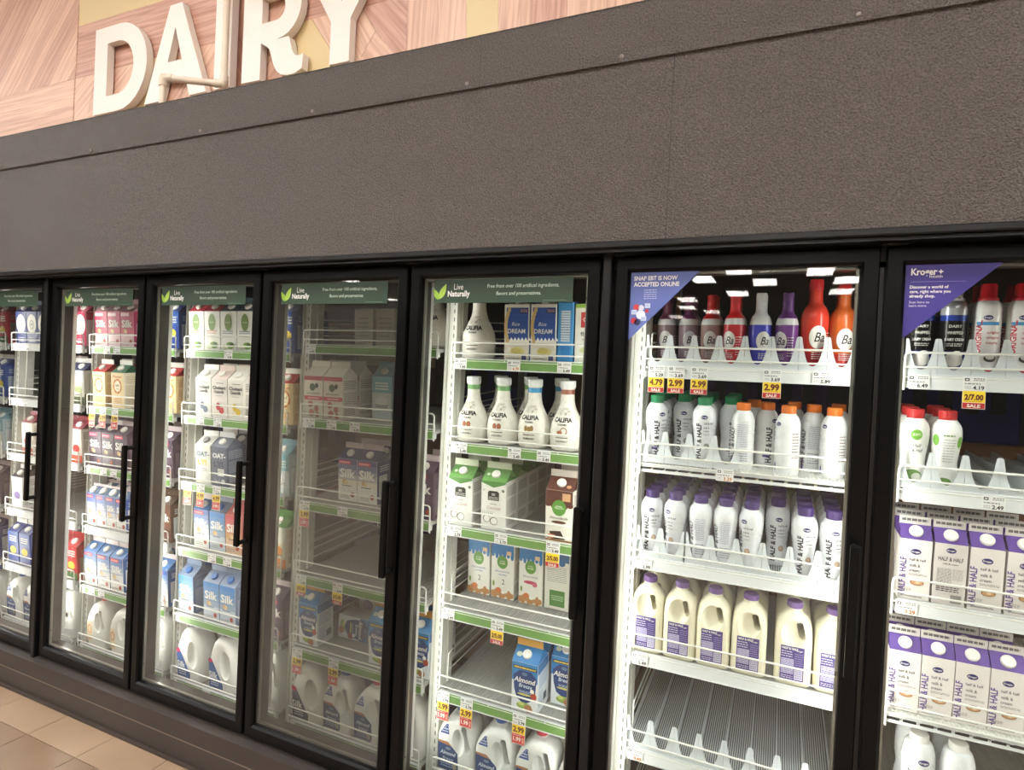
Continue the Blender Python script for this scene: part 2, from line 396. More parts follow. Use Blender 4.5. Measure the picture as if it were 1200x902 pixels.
while x > -4.4:
    kk = 'adcb'[k % 4]; b.prism([(x-.17, 2.46), (x, 2.46), (x, 3.7), (x-.17, 3.7)], .2955, .3005, wood('laminate_plank', *WOODC[kk], R(70)), 'y'); x -= .1725; k += 1
struct(b.build('trim_6', smooth=0))
letm = M((238,228,216), .45, 0, 'sign_letter_face', scale=5)
LZ, LH, LY0, LY1 = 2.667, .413, .255, .288
def ringloop(b, out, inn):
    n = len(out); vs = [(x, LY0, z) for x, z in out]+[(x, LY0, z) for x, z in inn]+[(x, LY1, z) for x, z in out]+[(x, LY1, z) for x, z in inn]; fs = []
    for i in range(n):
        j = (i+1) % n; fs += [(i, j, n+j, n+i), (2*n+i, 3*n+i, 3*n+j, 2*n+j), (i, 2*n+i, 2*n+j, j), (n+i, n+j, 3*n+j, 3*n+i)]
    b.add(vs, fs, letm)
def letter(name, label, fn, x0):
    b = MB(); b.T = Matrix.Translation((x0, 0, LZ)); fn(b); tag(b.build(name, smooth=30), label, 'sign letter', 'white sign letters')
def LD(b):
    W_, H = .385, LH; n = 14; o = [(0, 0), (0, H)]; i_ = [(.095, .08), (.095, H-.08)]
    for k in range(n+1):
        a = math.pi/2-math.pi*k/n; o.append((W_-.2+.2*math.cos(a), H/2+H/2*math.sin(a))); i_.append((W_-.2+.115*math.cos(a)-.01, H/2+(H/2-.08)*math.sin(a)))
    ringloop(b, o, i_)
def LA(b):
    H = LH+.01
    for q in ([(0, 0), (.155, H), (.193, H), (.193, .32), (.103, 0)], [(.193, .32), (.193, H), (.232, H), (.405, 0), (.300, 0)], [(.128, .09), (.1505, .168), (.2425, .168), (.270, .09)]):
        b.prism(q, LY0, LY1, letm, 'y')
def LI(b): b.prism([(0, 0), (0, LH), (.097, LH), (.097, 0)], LY0, LY1, letm, 'y')
def LR(b):
    H = LH; b.prism([(0, 0), (0, H), (.104, H), (.104, 0)], LY0, LY1, letm, 'y')
    n = 12; o = [(.1042, H)]; i_ = [(.1042, H-.078)]
    for k in range(n+1):
        a = math.pi/2-math.pi*k/n; o.append((.19+.125*math.cos(a), H-.13+.13*math.sin(a))); i_.append((.18+.05*math.cos(a), H-.13+.052*math.sin(a)))
    o.append((.1042, H-.26)); i_.append((.1042, H-.182)); vs = [(x, y, z) for y in (LY0, LY1) for x, z in o+i_]; m_ = len(o); N = 2*m_; fs = []
    for k in range(m_-1): fs += [(k, k+1, m_+k+1, m_+k), (N+k, N+m_+k, N+m_+k+1, N+k+1), (k, N+k, N+k+1, k+1), (m_+k, m_+k+1, N+m_+k+1, N+m_+k)]
    b.add(vs, fs, letm)
    up = [(.1045, .1528), (.255, .1528), (.262, .135), (.268, .115), (.275, .095), (.285, .078), (.300, .068), (.318, .066), (.334, .070)]
    lo_ = [(.1045, .1505), (.150, .120), (.165, .085), (.178, .050), (.195, .022), (.220, .004), (.255, -.004), (.295, -.002), (.330, .012)]
    for k in range(len(up)-1): b.prism([lo_[k], up[k], up[k+1], lo_[k+1]], LY0, LY1, letm, 'y')
def LY(b):
    H = LH; b.prism([(.150, 0), (.150, .165), (0, H), (.105, H), (.200, .235), (.295, H), (.400, H), (.245, .165), (.245, 0)], LY0, LY1, letm, 'y')
letter('sign_letter', 'large white letter D at left of the wood plank wall', LD, -.195)
letter('sign_letter', 'large white letter A between D and I, partly behind the pipe', LA, .183)
letter('sign_letter', 'large white letter I right behind the vertical pipe', LI, .634)
letter('sign_letter', 'large white letter R with a curled leg, right of the I', LR, .800)
letter('sign_letter', 'large white letter Y, last letter of DAIRY', LY, 1.120)
pipem = M((226,208,186), .45, 0, 'cream_pipe')
b = MB(); A_ = (.53, .10, 2.454); B_ = (.53, .10, 2.662); C_ = (.733, .225, 2.662); D_ = (.733, .225, 4.6)
b.tube([A_, B_], .0135, pipem, 14); b.tube([B_, C_], .0135, pipem, 14); b.tube([C_, D_], .0135, pipem, 14)
pr = b.build('drain_pipe', None, 50); tag(pr, 'thin cream pipe bent in front of the letters A and I', 'pipe')
for P_ in (B_, C_):
    b = MB(); P_ = Vector(P_); dn = Vector(A_)-Vector(B_) if P_.x < .6 else Vector((0,0,1)); hv = (Vector(C_)-Vector(B_)).normalized()*(1 if P_.x < .6 else -1)
    b.tube([P_+dn.normalized()*.035, P_+dn.normalized()*.005], .0175, pipem, 14); b.tube([P_+hv*.035, P_+hv*.005], .0175, pipem, 14)
    b.T = Matrix.Translation(P_); b.lathe([(.004,-.0165),(.012,-.012),(.0168,0),(.012,.012),(.004,.0165)], pipem, n=14)
    b.build('pipe_elbow', pr, 50)

# ---------------------------------------------------------------- doors
def glass_mat(haze, tint):
    m = bpy.data.materials.new('door_glass'); m.use_nodes = True; nt = m.node_tree; nt.nodes.clear()
    out = nt.nodes.new('ShaderNodeOutputMaterial'); tr = nt.nodes.new('ShaderNodeBsdfTransparent'); tr.inputs[0].default_value = tint+(1,)
    gl = nt.nodes.new('ShaderNodeBsdfGlossy'); gl.inputs['Roughness'].default_value = .0; gl.inputs[0].default_value = (.95,.95,.95,1)
    fr = nt.nodes.new('ShaderNodeFresnel'); ge = nt.nodes.new('ShaderNodeNewGeometry'); io = nt.nodes.new('ShaderNodeMapRange'); io.inputs[3].default_value = 1.5; io.inputs[4].default_value = 1/1.5
    nt.links.new(ge.outputs['Backfacing'], io.inputs[0]); nt.links.new(io.outputs[0], fr.inputs[0])
    ml = nt.nodes.new('ShaderNodeMath'); ml.operation = 'MULTIPLY'; ml.inputs[1].default_value = .95; ml.use_clamp = True
    tc = nt.nodes.new('ShaderNodeTexCoord'); nz = nt.nodes.new('ShaderNodeTexNoise'); nz.inputs['Scale'].default_value = 2.3
    bp = nt.nodes.new('ShaderNodeBump'); bp.inputs['Strength'].default_value = .03; bp.inputs['Distance'].default_value = .003
    mx = nt.nodes.new('ShaderNodeMixShader'); L = nt.links.new
    L(tc.outputs['Object'], nz.inputs[0]); L(nz.outputs[0], bp.inputs['Height']); L(bp.outputs[0], gl.inputs['Normal'])
    L(fr.outputs[0], ml.inputs[0]); L(ml.outputs[0], mx.inputs[0])
    base = tr
    if haze:
        df = nt.nodes.new('ShaderNodeBsdfDiffuse'); df.inputs[0].default_value = (.42,.40,.36,1); mh = nt.nodes.new('ShaderNodeMixShader')
        n2 = nt.nodes.new('ShaderNodeTexNoise'); n2.inputs['Scale'].default_value = 3; n2.inputs['Detail'].default_value = 3
        mr = nt.nodes.new('ShaderNodeMapRange'); mr.inputs[3].default_value = haze*.4; mr.inputs[4].default_value = haze*1.6
        L(tc.outputs['Object'], n2.inputs[0]); L(n2.outputs[0], mr.inputs[0]); L(mr.outputs[0], mh.inputs[0]); L(tr.outputs[0], mh.inputs[1]); L(df.outputs[0], mh.inputs[2]); base = mh
    L(base.outputs[0], mx.inputs[1]); L(gl.outputs[0], mx.inputs[2]); L(mx.outputs[0], out.inputs[0])
    return m
glass_clear = glass_mat(.006, (.93,.95,.93)); glass_fog = glass_mat(.055, (.72,.72,.68)); glass_left = glass_mat(.015, (.90,.91,.89))
spacer = M((150,147,140), .3, .6, 'spacer_bar')
ST, TR, BR = .0392, .0392, .0465
door_desc = {0: 'leftmost black framed cooler door, partly cut by the picture edge', 1: 'second cooler door from left, narrow, over shelves of mixed cartons',
             2: 'third cooler door from left, in front of oat and yogurt drink cartons', 3: 'fourth cooler door from left, hazy glass and dim interior',
             4: 'fifth cooler door from left, green banner above white almond milk bottles', 5: 'sixth cooler door with the blue corner sticker about EBT',
             6: 'rightmost cooler door with the dark purple corner sticker', -1: 'cooler door left of the picture edge'}
def make_door(i):
    x0 = door_x(i); x1 = x0+DW; root = empty('cooler_door', (x0, 0, ZB)); H = ZT-ZB
    tag(root, door_desc[i], 'cooler door', 'glass cooler doors')
    b = MB(); n = .0  # frame: mitred profile stepping in to the glass
    prof = [(0, .012, 0), (0, .0, .004), (.0, -.0, .004)]
    rings = [(0, .030), (0, .003), (.003, 0), (ST-.008, 0), (ST-.0015, .006), (ST, .012), (ST, .030)]
    def ringpts(ins, y):
        it = ins*TR/ST; ib = ins*BR/ST
        return [(ins, y, ib), (DW-ins, y, ib), (DW-ins, y, H-it), (ins, y, H-it)]
    vs = []; fs = []
    for ins, y in rings: vs += ringpts(ins, y)
    k = len(rings)
    for a in range(k):
        a2 = (a+1) % k
        for q in range(4):
            q2 = (q+1) % 4; fs.append((a*4+q, a*4+q2, a2*4+q2, a2*4+q))
    b.add(vs, fs, blackframe); b.build('door_frame', root, 25)
    b = MB()                                                    # bright spacer line just inside the frame
    for (ax0, ax1, az0, az1) in ((ST, ST+.006, BR, H-TR), (DW-ST-.006, DW-ST, BR, H-TR), (ST, DW-ST, BR, BR+.006), (ST, DW-ST, H-TR-.006, H-TR)):
        b.box(ax0, ax1, .0205, .030, az0, az1, spacer)
    b.build('glass_spacer', root, 0)
    b = MB(); b.box(ST-.004, DW-ST+.004, .014, .019, BR-.004, H-TR+.004, glass_fog if i == 3 else (glass_left if i < 3 else glass_clear))
    b.build('glass_pane', root, 0)
    b = MB(); hx = DW-.022; z0, z1 = .845-ZB, 1.148-ZB       # vertical pull handle
    b.tube([(hx, .004, z0+.012), (hx, -.03, z0+.012)], .008, darkin, 10); b.tube([(hx, .004, z1-.012), (hx, -.03, z1-.012)], .008, darkin, 10)
    b.bbox(hx-.011, hx+.011, -.044, -.028, z0, z1, blackframe, .004)
    b.build('handle', root)
    return root
doors = {i: make_door(i) for i in range(-1, 7)}
def plane_S(x0, y0, z0): return lambda u, v, h: (x0+u, y0-h, z0+v)

LEAF_G = (150,190,60); SIGN_G = (42,64,46)
def live_sign(i):
    w, h = .449, .071; a = Art(plane_S(.079, .0125, ZT-.045-.071-ZB), 9)
    a.rect(0, 0, w, h, SIGN_G, 0); a.rect(w-.0, h*.02, w, h*.02, SIGN_G, 0)
    def leaf(u, v, l, wd, ang, col, L=2):
        pts = []
        for t in range(9): s_ = t/8; pts.append((s_*l, wd*math.sin(math.pi*s_**.8)))
        for t in range(7, 0, -1): s_ = t/8; pts.append((s_*l, -wd*math.sin(math.pi*s_**.8)))
        c, q = math.cos(ang), math.sin(ang); pts = [(u+x*c-y*q, v+x*q+y*c) for x, y in pts]
        ctr = (sum(p[0] for p in pts)/len(pts), sum(p[1] for p in pts)/len(pts)); n = len(pts)
        a.raw([ctr]+pts, [(0, 1+k, 1+(k+1) % n) for k in range(n)], col, L)
        a.raw([(u, v-.0006), (u+l*.85*c, v+l*.85*q), (u+l*.85*c, v+l*.85*q+.0012), (u, v+.0006)], [(0,1,2,3)], (90,130,50), L+1)
    leaf(.020, .012, .052, .010, R(64), (176,208,84)); leaf(.018, .010, .040, .008, R(120), LEAF_G)
    a.text('Live', .086, .040, .026, WHITE, 2, .032, bold=0); a.text('Naturally', .087, .020, .0235, WHITE, 2, .076, bold=.03)
    a.text('Free from over 100 artificial ingredients,', .295, .044, .0155, (205,222,200), 2, .225, bold=0, shear=.15)
    a.text('flavors and preservatives.', .283, .022, .0155, (205,222,200), 2, .142, bold=0, shear=.15)
    a.rect(.36, .005, .43, .006, (120,150,120), 1)
    o = a.build('banner_sticker', doors[i]); o['label'] = 'green banner sticker with two leaves and white lettering'
for i in range(0, 5): live_sign(i)
def ebt():
    a = Art(plane_S(.0392, .0125, ZT-.0395-ZB), 9)   # origin at the inner top left corner, v negative downwards
    c = (92,106,168); a.raw([(0, 0), (0, -.180), (.176, 0)], [(0,1,2)], c, 0)
    a.text('SNAP EBT IS NOW', .008, -.021, .0155, WHITE, 2, .113, 'l', bold=.03); a.text('ACCEPTED ONLINE', .008, -.037, .0155, WHITE, 2, .118, 'l', bold=.03)
    a.lines(.036, -.072, .070, -.044, 5, (190,196,226), 2, .3)
    for (u, v, r_, col) in ((.018,-.092,.008,(196,60,60)), (.030,-.094,.008,(214,214,228)), (.030,-.112,.012,(228,228,238)), (.012,-.128,.008,(190,52,64)), (.022,-.132,.008,(40,44,88)), (.046,-.102,.005,(190,60,60))):
        a.oval(u, v, r_, r_, col, 2)
    for (u, v) in ((.005,-.111), (.040,-.094), (.031,-.128)): a.rect(u, v, u+.014, v+.012, (200,214,232), 3); a.lines(u+.002, v+.002, u+.012, v+.010, 2, (92,106,168), 4, .4)
    o = a.build('corner_sticker', doors[5]); o['label'] = 'blue triangular sticker reading SNAP EBT IS NOW ACCEPTED ONLINE'
    a = Art(plane_S(.0392, .0125, ZT-.0395-ZB), 9); c = (58,46,128)
    a.raw([(0, 0), (0, -.165), (.176, 0)], [(0,1,2)], c, 0)
    a.text('Kroger', .010, -.023, .021, WHITE, 2, .049, 'l', bold=.03); a.text('+', .061, -.022, .016, WHITE, 2, .009, 'l', bold=.03); a.text('health', .045, -.0295, .0085, WHITE, 2, .024, 'l', bold=0)
    a.rect(.010, -.0385, .112, -.0377, (150,140,200), 1)
    for k, t in enumerate(('Discover a world of', 'care, right where you', 'already shop.')): a.text(t, .009, -.053-k*.010, .0095, WHITE, 2, (.072, .076, .048)[k], 'l', bold=.02)
    for k, t in enumerate(('Scan here to', 'learn more.')): a.text(t, .009, -.086-k*.0078, .0075, (220,216,240), 2, (.038, .034)[k], 'l', bold=0)
    o = a.build('corner_sticker', doors[6]); o['label'] = 'purple triangular sticker with white lettering'
ebt()

b = MB(); b.bbox(XL, door_x(-1)-.006, -.004, .03, ZB-.01, ZT+.012, blackframe, .003); struct(b.build('wall_case_end'))
# ---------------------------------------------------------------- inside the cooler: mullions, uprights, LED lights
inner = noise_mat('cooler_panel', (60,60,58), (74,73,70), .55, 2, 0, 1)
mullm = noise_mat('mullion_grey', (36,33,30), (44,41,37), .35, 3, 0, 1)
bounds = [(door_x(i)-(DG/2 if i not in (1, 5) else (DG+DJ)/2)) for i in range(-1, 7)] + [door_x(6)+DW+DG/2]
mu = MB()
for xb in bounds:
    mu.box(xb-.030, xb+.030, .031, .085, ZB-.02, ZT+.02, mullm)
    for k in (-1, 1): mu.box(xb+k*.024-.004, xb+k*.024+.004, .085, .088, ZB, ZT, spacer)
mu.box(XL, XR, .031, .085, ZT-.040, ZT+.08, mullm); mu.box(XL, XR, .031, .085, ZB-.06, ZB+.038, mullm)
struct(mu.build('trim_4', smooth=0))
plain('trim_5', XL, XR, .0, .085, 2.0, 2.40, inner)
for i in range(0, 7):                                          # white LED fixtures on the back of each mullion
    for side in (0, 1):
        if i == 6 and side == 1: pass
        xb = bounds[i+1+side]; sg = 1 if side == 0 else -1
        b = MB(); x_ = xb+sg*.029; zc = (ZB+ZT)/2
        b.bbox(min(x_-sg*.022, x_), max(x_-sg*.022, x_), .0885, .105, ZB+.06, ZT-.05, M((225,226,222), .35), .003)
        root = b.build('cooler_light'); tag(root, 'slim vertical light strip behind the %s side mullion of the %s' % (('left', 'right')[side], DOORN[i]), 'light strip', 'vertical cooler light strips')
        ld = bpy.data.lights.new('strip_glow', 'AREA'); ld.shape = 'RECTANGLE'; ld.size = .016; ld.size_y = ZT-ZB-.16; ld.energy = LED_POWER[i][side]; ld.color = (1.0, .975, .92)
        lo = bpy.data.objects.new('strip_glow', ld); COL.objects.link(lo); lo.parent = root
        ld.spread = R(155); d = Vector((sg*.86, .51, 0)).normalized(); lo.rotation_euler = d.to_track_quat('-Z', 'Y').to_euler()
        lo.location = (x_+sg*.004, .108, zc)
upr = MB()
def upright(x0):
    b = MB(); w = .045
    b.box(x0-.052, x0-.042, .200, .232, .03, 2.02, postm); b.box(x0-.042, x0-.030, .207, .232, .03, 2.02, postm); b.box(x0-.030, x0-.010, .200, .232, .03, 2.02, postm)
    b.box(x0-.048, x0-.004, .232, .265, .03, 2.02, postm)
    k = .06
    while k < 1.98:
        b.box(x0-.022, x0-.018, .1992, .202, k, k+.014, M((120,120,116), .5)); k += .0277
    return b
for b_ in range(-1, 8):
    xx = SX[b_] if b_ in SX else SX[6]+.637
    tag(upright(xx).build('shelf_upright', smooth=0), 'white slotted shelf upright left of the shelves behind the %s' % (DOORN[b_] if b_ in DOORN else 'rightmost frame'), 'shelf upright', 'white shelf uprights')
    bb = MB(); bb.box(xx-.036, xx-.008, .80, .83, .03, 2.02, M((150,150,146), .45)); 
    tag(bb.build('rear_upright', smooth=0), 'rear upright carrying the shelves at the back left of the %s' % (DOORN[b_] if b_ in DOORN else 'rightmost frame'), 'shelf upright', 'rear shelf uprights')
plain('wall_cooler', XL, XR, 3.5, 3.6, 0, 3.0, inner)
plain('floor_cooler', XL, XR, .30, 3.5, -.05, 0.0, M((90,86,80), .6))
plain('ceiling_cooler', XL, XR, .085, 3.5, 2.40, 2.44, inner)
for nm, x in (('wall_cooler_left', XL-.05), ('wall_cooler_right', XR)): plain(nm, x, x+.05, .0, 3.6, 0, 2.44, inner)
for x in (-1.5, 1.4, 3.6):  # unseen fill lamps added for a faint glow in the stock room
    ld = bpy.data.lights.new('cooler_fill_light', 'AREA'); ld.size = .3; ld.energy = 2.2; ld.color = (1, .9, .75)
    lo = bpy.data.objects.new('cooler_fill_light', ld); COL.objects.link(lo); lo.location = (x, 1.9, 2.38)

# shelves ------------------------------------------------------------
def corner_path(pts, r=.012, n=4):
    """polyline with rounded corners"""
    P = [Vector(p) for p in pts]; out = [P[0]]
    for i in range(1, len(P)-1):
        a = (P[i-1]-P[i]).normalized(); c = (P[i+1]-P[i]).normalized()
        s_ = P[i]+a*r; e = P[i]+c*r
        for k in range(n+1):
            t = k/n; out.append(s_.lerp(P[i], t).lerp(P[i].lerp(e, t), t))
    out.append(P[-1]); return out
DEPTH = .62
shelf_protos = {}
def make_shelf(style):
    """style: 'green' strip channel, 'white' channel, 'wire' slotted edge, 'green_low'"""
    root = empty('cooler_shelf')
    b = MB()                                                    # deck, sloped down to the front
    nb = 30
    Tm = Matrix.Rotation(SLOPE, 4, 'X'); b.T = Tm
    b.box(0, SW, .0, DEPTH, -.014, -.003, greyshelf if style != 'wire' else whitewire)
    k = 0.004
    while k < SW-.004:
        b.box(k, k+.0035, .004, DEPTH, -.003, 0, greyshelf if style != 'wire' else whitewire); k += .0095
    b.build('deck', root, 0)
    b = MB(); w = .0026                                          # front wire fence
    b.tube(corner_path([(.0, -.004, -.036), (.0, -.0085, .056), (SW, -.0085, .056), (SW, -.004, -.036)], .012), .0028, whitewire, 8)
    b.tube([(.0, -.0085, .021), (SW, -.0085, .021)], .0024, whitewire, 8)
    b.tube([(.0, -.004, -.004), (SW, -.004, -.004)], .0022, whitewire, 6)
    for xx in (.194, .388): b.tube([(xx, -.0045, -.004), (xx, -.006, .0)], .002, whitewire, 6)
    b.build('front_fence', root, 60)
    for xx in (.004, SW-.004):                                  # side wires
        b = MB(); za = .012
        p = [(xx, .06, -.005), (xx, .06, .10), (xx, DEPTH-.02, .10+DEPTH*TAN), (xx, DEPTH-.02, .0+DEPTH*TAN)]
        b.tube(corner_path(p, .012), .0024, whitewire, 6)
        for h in (.035, .068): b.tube([(xx, .06, h+.06*TAN), (xx, DEPTH-.02, h+DEPTH*TAN)], .002, whitewire, 6)
        b.build('side_wires', root, 60)
    b = MB()
    if style == 'wire':
        for xx in range(0, 16): b.box(xx*.0352+.002, xx*.0352+.030, -.002, .003, -.020, -.0145, darkin)
        b.box(0, SW, .0, .004, -.014, -.005, whiteplas); b.box(0, SW, .0, .004, -.029, -.019, whiteplas)
        for k_ in range(16): b.box(k_*.0355, k_*.0355+.006, -.001, .004, -.020, -.013, whiteplas)
    else:
        bt = -.033 if style == 'white' else -.032
        b.box(.012, SW-.004, -.0048, .003, bt, .004, whiteplas); b.box(.012, SW-.004, -.0062, -.0048, bt, bt+.003, whiteplas); b.box(.012, SW-.004, -.0062, -.0048, .0015, .004, whiteplas)
        b.box(0, SW, .004, .012, -.030, -.004, whiteplas)
    b.build('price_channel', root, 0)
    if style == 'green':
        b = MB(); b.box(.035, SW-.006, -.0056, -.0046, -.0285, .0015, greenstrip); b.build('green_strip', root, 0)
    return root
styles = {}
for b_ in range(-1, 7):
    for r in range(6):
        st = 'green'
        if b_ >= 5: st = 'white'
        if (b_, r) in ((5, 1), (6, 3)): st = 'wire'
        if b_ <= 0: st = 'white'
        if (b_, r) in ((1, 3), (2, 1), (2, 5)): st = 'white' if (b_, r) == (1, 3) else 'green'
        if (b_, r) == (6, 4) or (b_, r) == (6, 5) or (b_, r) == (5, 5): st = 'white'
        styles[(b_, r)] = st
        if b_ == -1 and r == 5: pass
        if st not in shelf_protos: o = shelf_protos[st] = make_shelf(st)
        else: o = copy_tree(shelf_protos[st])
        o.location = (SX[b_], SY, deck(b_, r))
        where = ('behind the '+DOORN[b_]) if b_ >= 0 else 'past the left picture edge'
        tag(o, '%s shelf from the top %s, %s front edge' % ({0: 'first', 1: 'second', 2: 'third', 3: 'fourth', 4: 'fifth', 5: 'lowest'}[r], where, {'green': 'green strip', 'white': 'white', 'wire': 'slotted white'}[st]), 'shelf', 'white wire front shelves')

# scalloped bottle lanes -----------------------------------------------
LP = .0665
def make_tray():
    root = empty('bottle_lane'); w = LP-.0008
    n = 16; pts = []
    for k in range(n+1):
        t = k/n*2-1; pts.append((w/2+t*(w/2-.006), .014+.074*min(1, abs(t)**2.6)))
    outline = [(0, 0), (w, 0), (w, .090), (w-.0035, .090)] + [(x, z) for x, z in reversed(pts)] + [(.0035, .090), (0, .090)]
    b = MB()
    vs = [(x, y, z) for y in (.0, .0022) for x, z in outline]; m_ = len(outline)
    # front wall as strips between bottom edge and scallop line (keeps faces convex)
    cols = [(0, .090), (.0035, .090)] + pts + [(w-.0035, .090), (w, .090)]
    vv = []; ff = []
    for x, z in cols: vv += [(x, 0, 0), (x, 0, z), (x, .0022, 0), (x, .0022, z)]
    for i in range(len(cols)-1):
        a, c = i*4, (i+1)*4
        ff += [(a, c, c+1, a+1), (a+2, a+3, c+3, c+2), (a+1, c+1, c+3, a+3)]
    b.add(vv, ff, traym); b.build('scalloped_front', root, 30)
    b = MB(); b.T = Matrix.Rotation(SLOPE, 4, 'X')
    b.box(.001, w-.001, .002, DEPTH-.04, .001, .002, trayfloor)
    for k in range(10): b.box(.006+k*.0058, .0078+k*.0058, .004, DEPTH-.04, .002, .0045, whiteplas)
    for xx in (.0, w-.0014):
        b.box(xx, xx+.0014, .002, .16, 0, .034, traym); b.box(xx, xx+.0014, .16, .34, 0, .028, traym); b.box(xx, xx+.0014, .34, DEPTH-.04, 0, .024, traym)
    b.build('lane_floor', root, 0)
    return root
tp = None
for (b_, r, n) in ((5, 0, 8), (5, 1, 4), (5, 2, 8), (5, 4, 8), (6, 0, 5), (6, 1, 8)):
    for k in range(n):
        if tp is None: o = tp = make_tray()
        else: o = copy_tree(tp)
        o.location = (SX[b_]+.001+k*LP+.0003 + (.004 if (b_, r) == (5, 2) and k > 1 else 0), SY-.001, deck(b_, r)+.0005)
        cnt = ['first', 'second', 'third', 'fourth', 'fifth', 'sixth', 'seventh', 'eighth', 'ninth'][k]
        tag(o, '%s scalloped plastic bottle lane from left, %s shelf, %s' % (cnt, ORD[r], DOORN[b_]), 'bottle lane', 'scalloped bottle lanes')

# ================================================================ products
def flat_front(w, d): return lambda u, v, h: (u, -h, v)
def flat_right(w, d): return lambda u, v, h: (w/2+h, d/2+u, v)
def cyl_surface(Rz, ymid):
    """front of a lathe whose axis is at y=ymid; u is arc length measured at the widest radius"""
    def S(u, v, h):
        r = Rz(v)+h; a = u/Rz.rmax; return (r*math.sin(a), ymid-r*math.cos(a), v)
    return S
class Prof:
    def __init__(s, pts): s.p = sorted([(z, r) for r, z in pts]); s.rmax = max(r for r, z in pts)
    def __call__(s, z):
        p = s.p
        if z <= p[0][0]: return p[0][1]
        for (z0, r0), (z1, r1) in zip(p, p[1:]):
            if z <= z1: return r0+(r1-r0)*(z-z0)/max(z1-z0, 1e-6)
        return p[-1][1]
def smooth_prof(pts, n=5):
    """Catmull-Rom through (r,z) points"""
    out = []; P = [pts[0]]+list(pts)+[pts[-1]]
    for i in range(1, len(P)-2):
        p0, p1, p2, p3 = P[i-1], P[i], P[i+1], P[i+2]
        for k in range(n):
            t = k/n; out.append(tuple(.5*((2*p1[j])+(-p0[j]+p2[j])*t+(2*p0[j]-5*p1[j]+4*p2[j]-p3[j])*t*t+(-p0[j]+3*p1[j]-3*p2[j]+p3[j])*t**3) for j in (0, 1)))
    out.append(pts[-1]); return out
def cap_mesh(b, x, y, z, r, h, m, n=26, ribs=True):
    pr = [(r*.97, z), (r, z+.002), (r, z+h-.002), (r-.0015, z+h), (.0001, z+h)]
    b.lathe(pr, m, x, y, n, cap1=False)
    if ribs:
        for k in range(n):
            a = 2*math.pi*(k+.5)/n; b.tube([(x+r*math.sin(a), y-r*math.cos(a), z+.002), (x+r*math.sin(a), y-r*math.cos(a), z+h-.003)], .0006, m, 4)

# --- gable top carton
def gable(name, w, d, hb, roof, fin, side, roofc, capc=WHITE, front=None, right=None, finc=None, roofart=None, capx=0, capr=.0145, backc=None):
    root = empty(name); sm_ = M(side, .38); rm = M(roofc, .38); fm = M(finc or roofc, .4)
    b = MB(); x0, x1 = -w/2, w/2; zt = hb+roof
    v = [(x0,0,0),(x1,0,0),(x1,d,0),(x0,d,0),(x0,0,hb),(x1,0,hb),(x1,d,hb),(x0,d,hb)]
    b.add(v, [(0,3,2,1),(0,1,5,4),(1,2,6,5),(2,3,7,6),(3,0,4,7)], sm_); b.build('carton_body', root, 0)
    b = MB(); mi_ = w*.30; t = .0016
    for s_ in (-1, 1):
        X = s_*w/2; m_ = (s_*(w/2-mi_*.55), d/2, hb+roof*.55)
        f = [(0,1,3),(0,3,2),(1,2,3)]
        b.add([(X, 0, hb), (X, d, hb), (X, d/2, zt), m_], f if s_ > 0 else [q[::-1] for q in f], rm)
    b.add([(x0,0,hb),(x1,0,hb),(x1,d/2-t,zt),(x0,d/2-t,zt)], [(0,1,2,3)], rm)
    b.add([(x1,d,hb),(x0,d,hb),(x0,d/2+t,zt),(x1,d/2+t,zt)], [(0,1,2,3)], rm)
    b.build('gable_roof', root, 0)
    b = MB(); b.bbox(x0, x1, d/2-t, d/2+t, zt-.001, zt+fin, fm, .0006); b.build('top_seal', root, 0)
    ang = math.atan2(roof, d/2-t)
    if capc:
        b = MB(); c = (capx, d/4-.002*math.sin(ang), hb+roof/2); b.T = Matrix.Translation(c) @ Matrix.Rotation(ang, 4, 'X')
        cap_mesh(b, 0, 0, -.001, capr, .0105, M(capc, .35), 22); b.build('screw_cap', root)
    if front:
        a = Art(flat_front(w, d), 9); front(a, w, hb); a.build('front_print', root)
    if right:
        a = Art(flat_right(w, d), 9); right(a, d, hb); a.build('side_print', root)
    if roofart:
        S = lambda u, v, h: (u, v*math.cos(ang)-h*math.sin(ang), hb+v*math.sin(ang)+h*math.cos(ang))
        a = Art(S, 9); roofart(a, w, math.hypot(roof, d/2-t)); a.build('roof_print', root)
    return root
# --- brick pack with flat top
def brick(name, w, d, h, side, topc, front=None, right=None, capc=WHITE):
    root = empty(name); b = MB(); b.bbox(-w/2, w/2, 0, d, 0, h, M(side, .38), .0015); b.box(-w/2+.002, w/2-.002, d/2-.001, d/2+.001, h, h+.004, M(topc, .4)); b.build('carton_body', root, 0)
    if capc:
        b = MB(); cap_mesh(b, 0, d*.28, h, .012, .010, M(capc, .35), 20); b.build('screw_cap', root)
    if front: a = Art(flat_front(w, d), 9); front(a, w, h); a.build('front_print', root)
    if right: a = Art(flat_right(w, d), 9); right(a, d, h); a.build('side_print', root)
    return root
# --- turned bottle
def bottle(name, prof, body, capr, capz, caph, capc, art=None, neckring=True, ms=None, gloss=.28, back=None):
    root = empty(name); P_ = Prof(prof); rm = P_.rmax; b = MB()
    b.lathe(prof, M(body, gloss), 0, rm, 32, ms=ms); b.build('bottle_body', root, 40)
    b = MB(); cap_mesh(b, 0, rm, capz, capr, caph, M(capc, .36), 26)
    if neckring: b.lathe([(capr*.9, capz-.006), (capr*1.03, capz-.004), (capr*1.03, capz-.001), (capr*.9, capz)], M(capc, .36), 0, rm, 24)
    b.build('screw_cap', root, 35)
    if art:
        a = Art(cyl_surface(P_, rm), .006); art(a, rm); a.build('bottle_print', root)
    return root

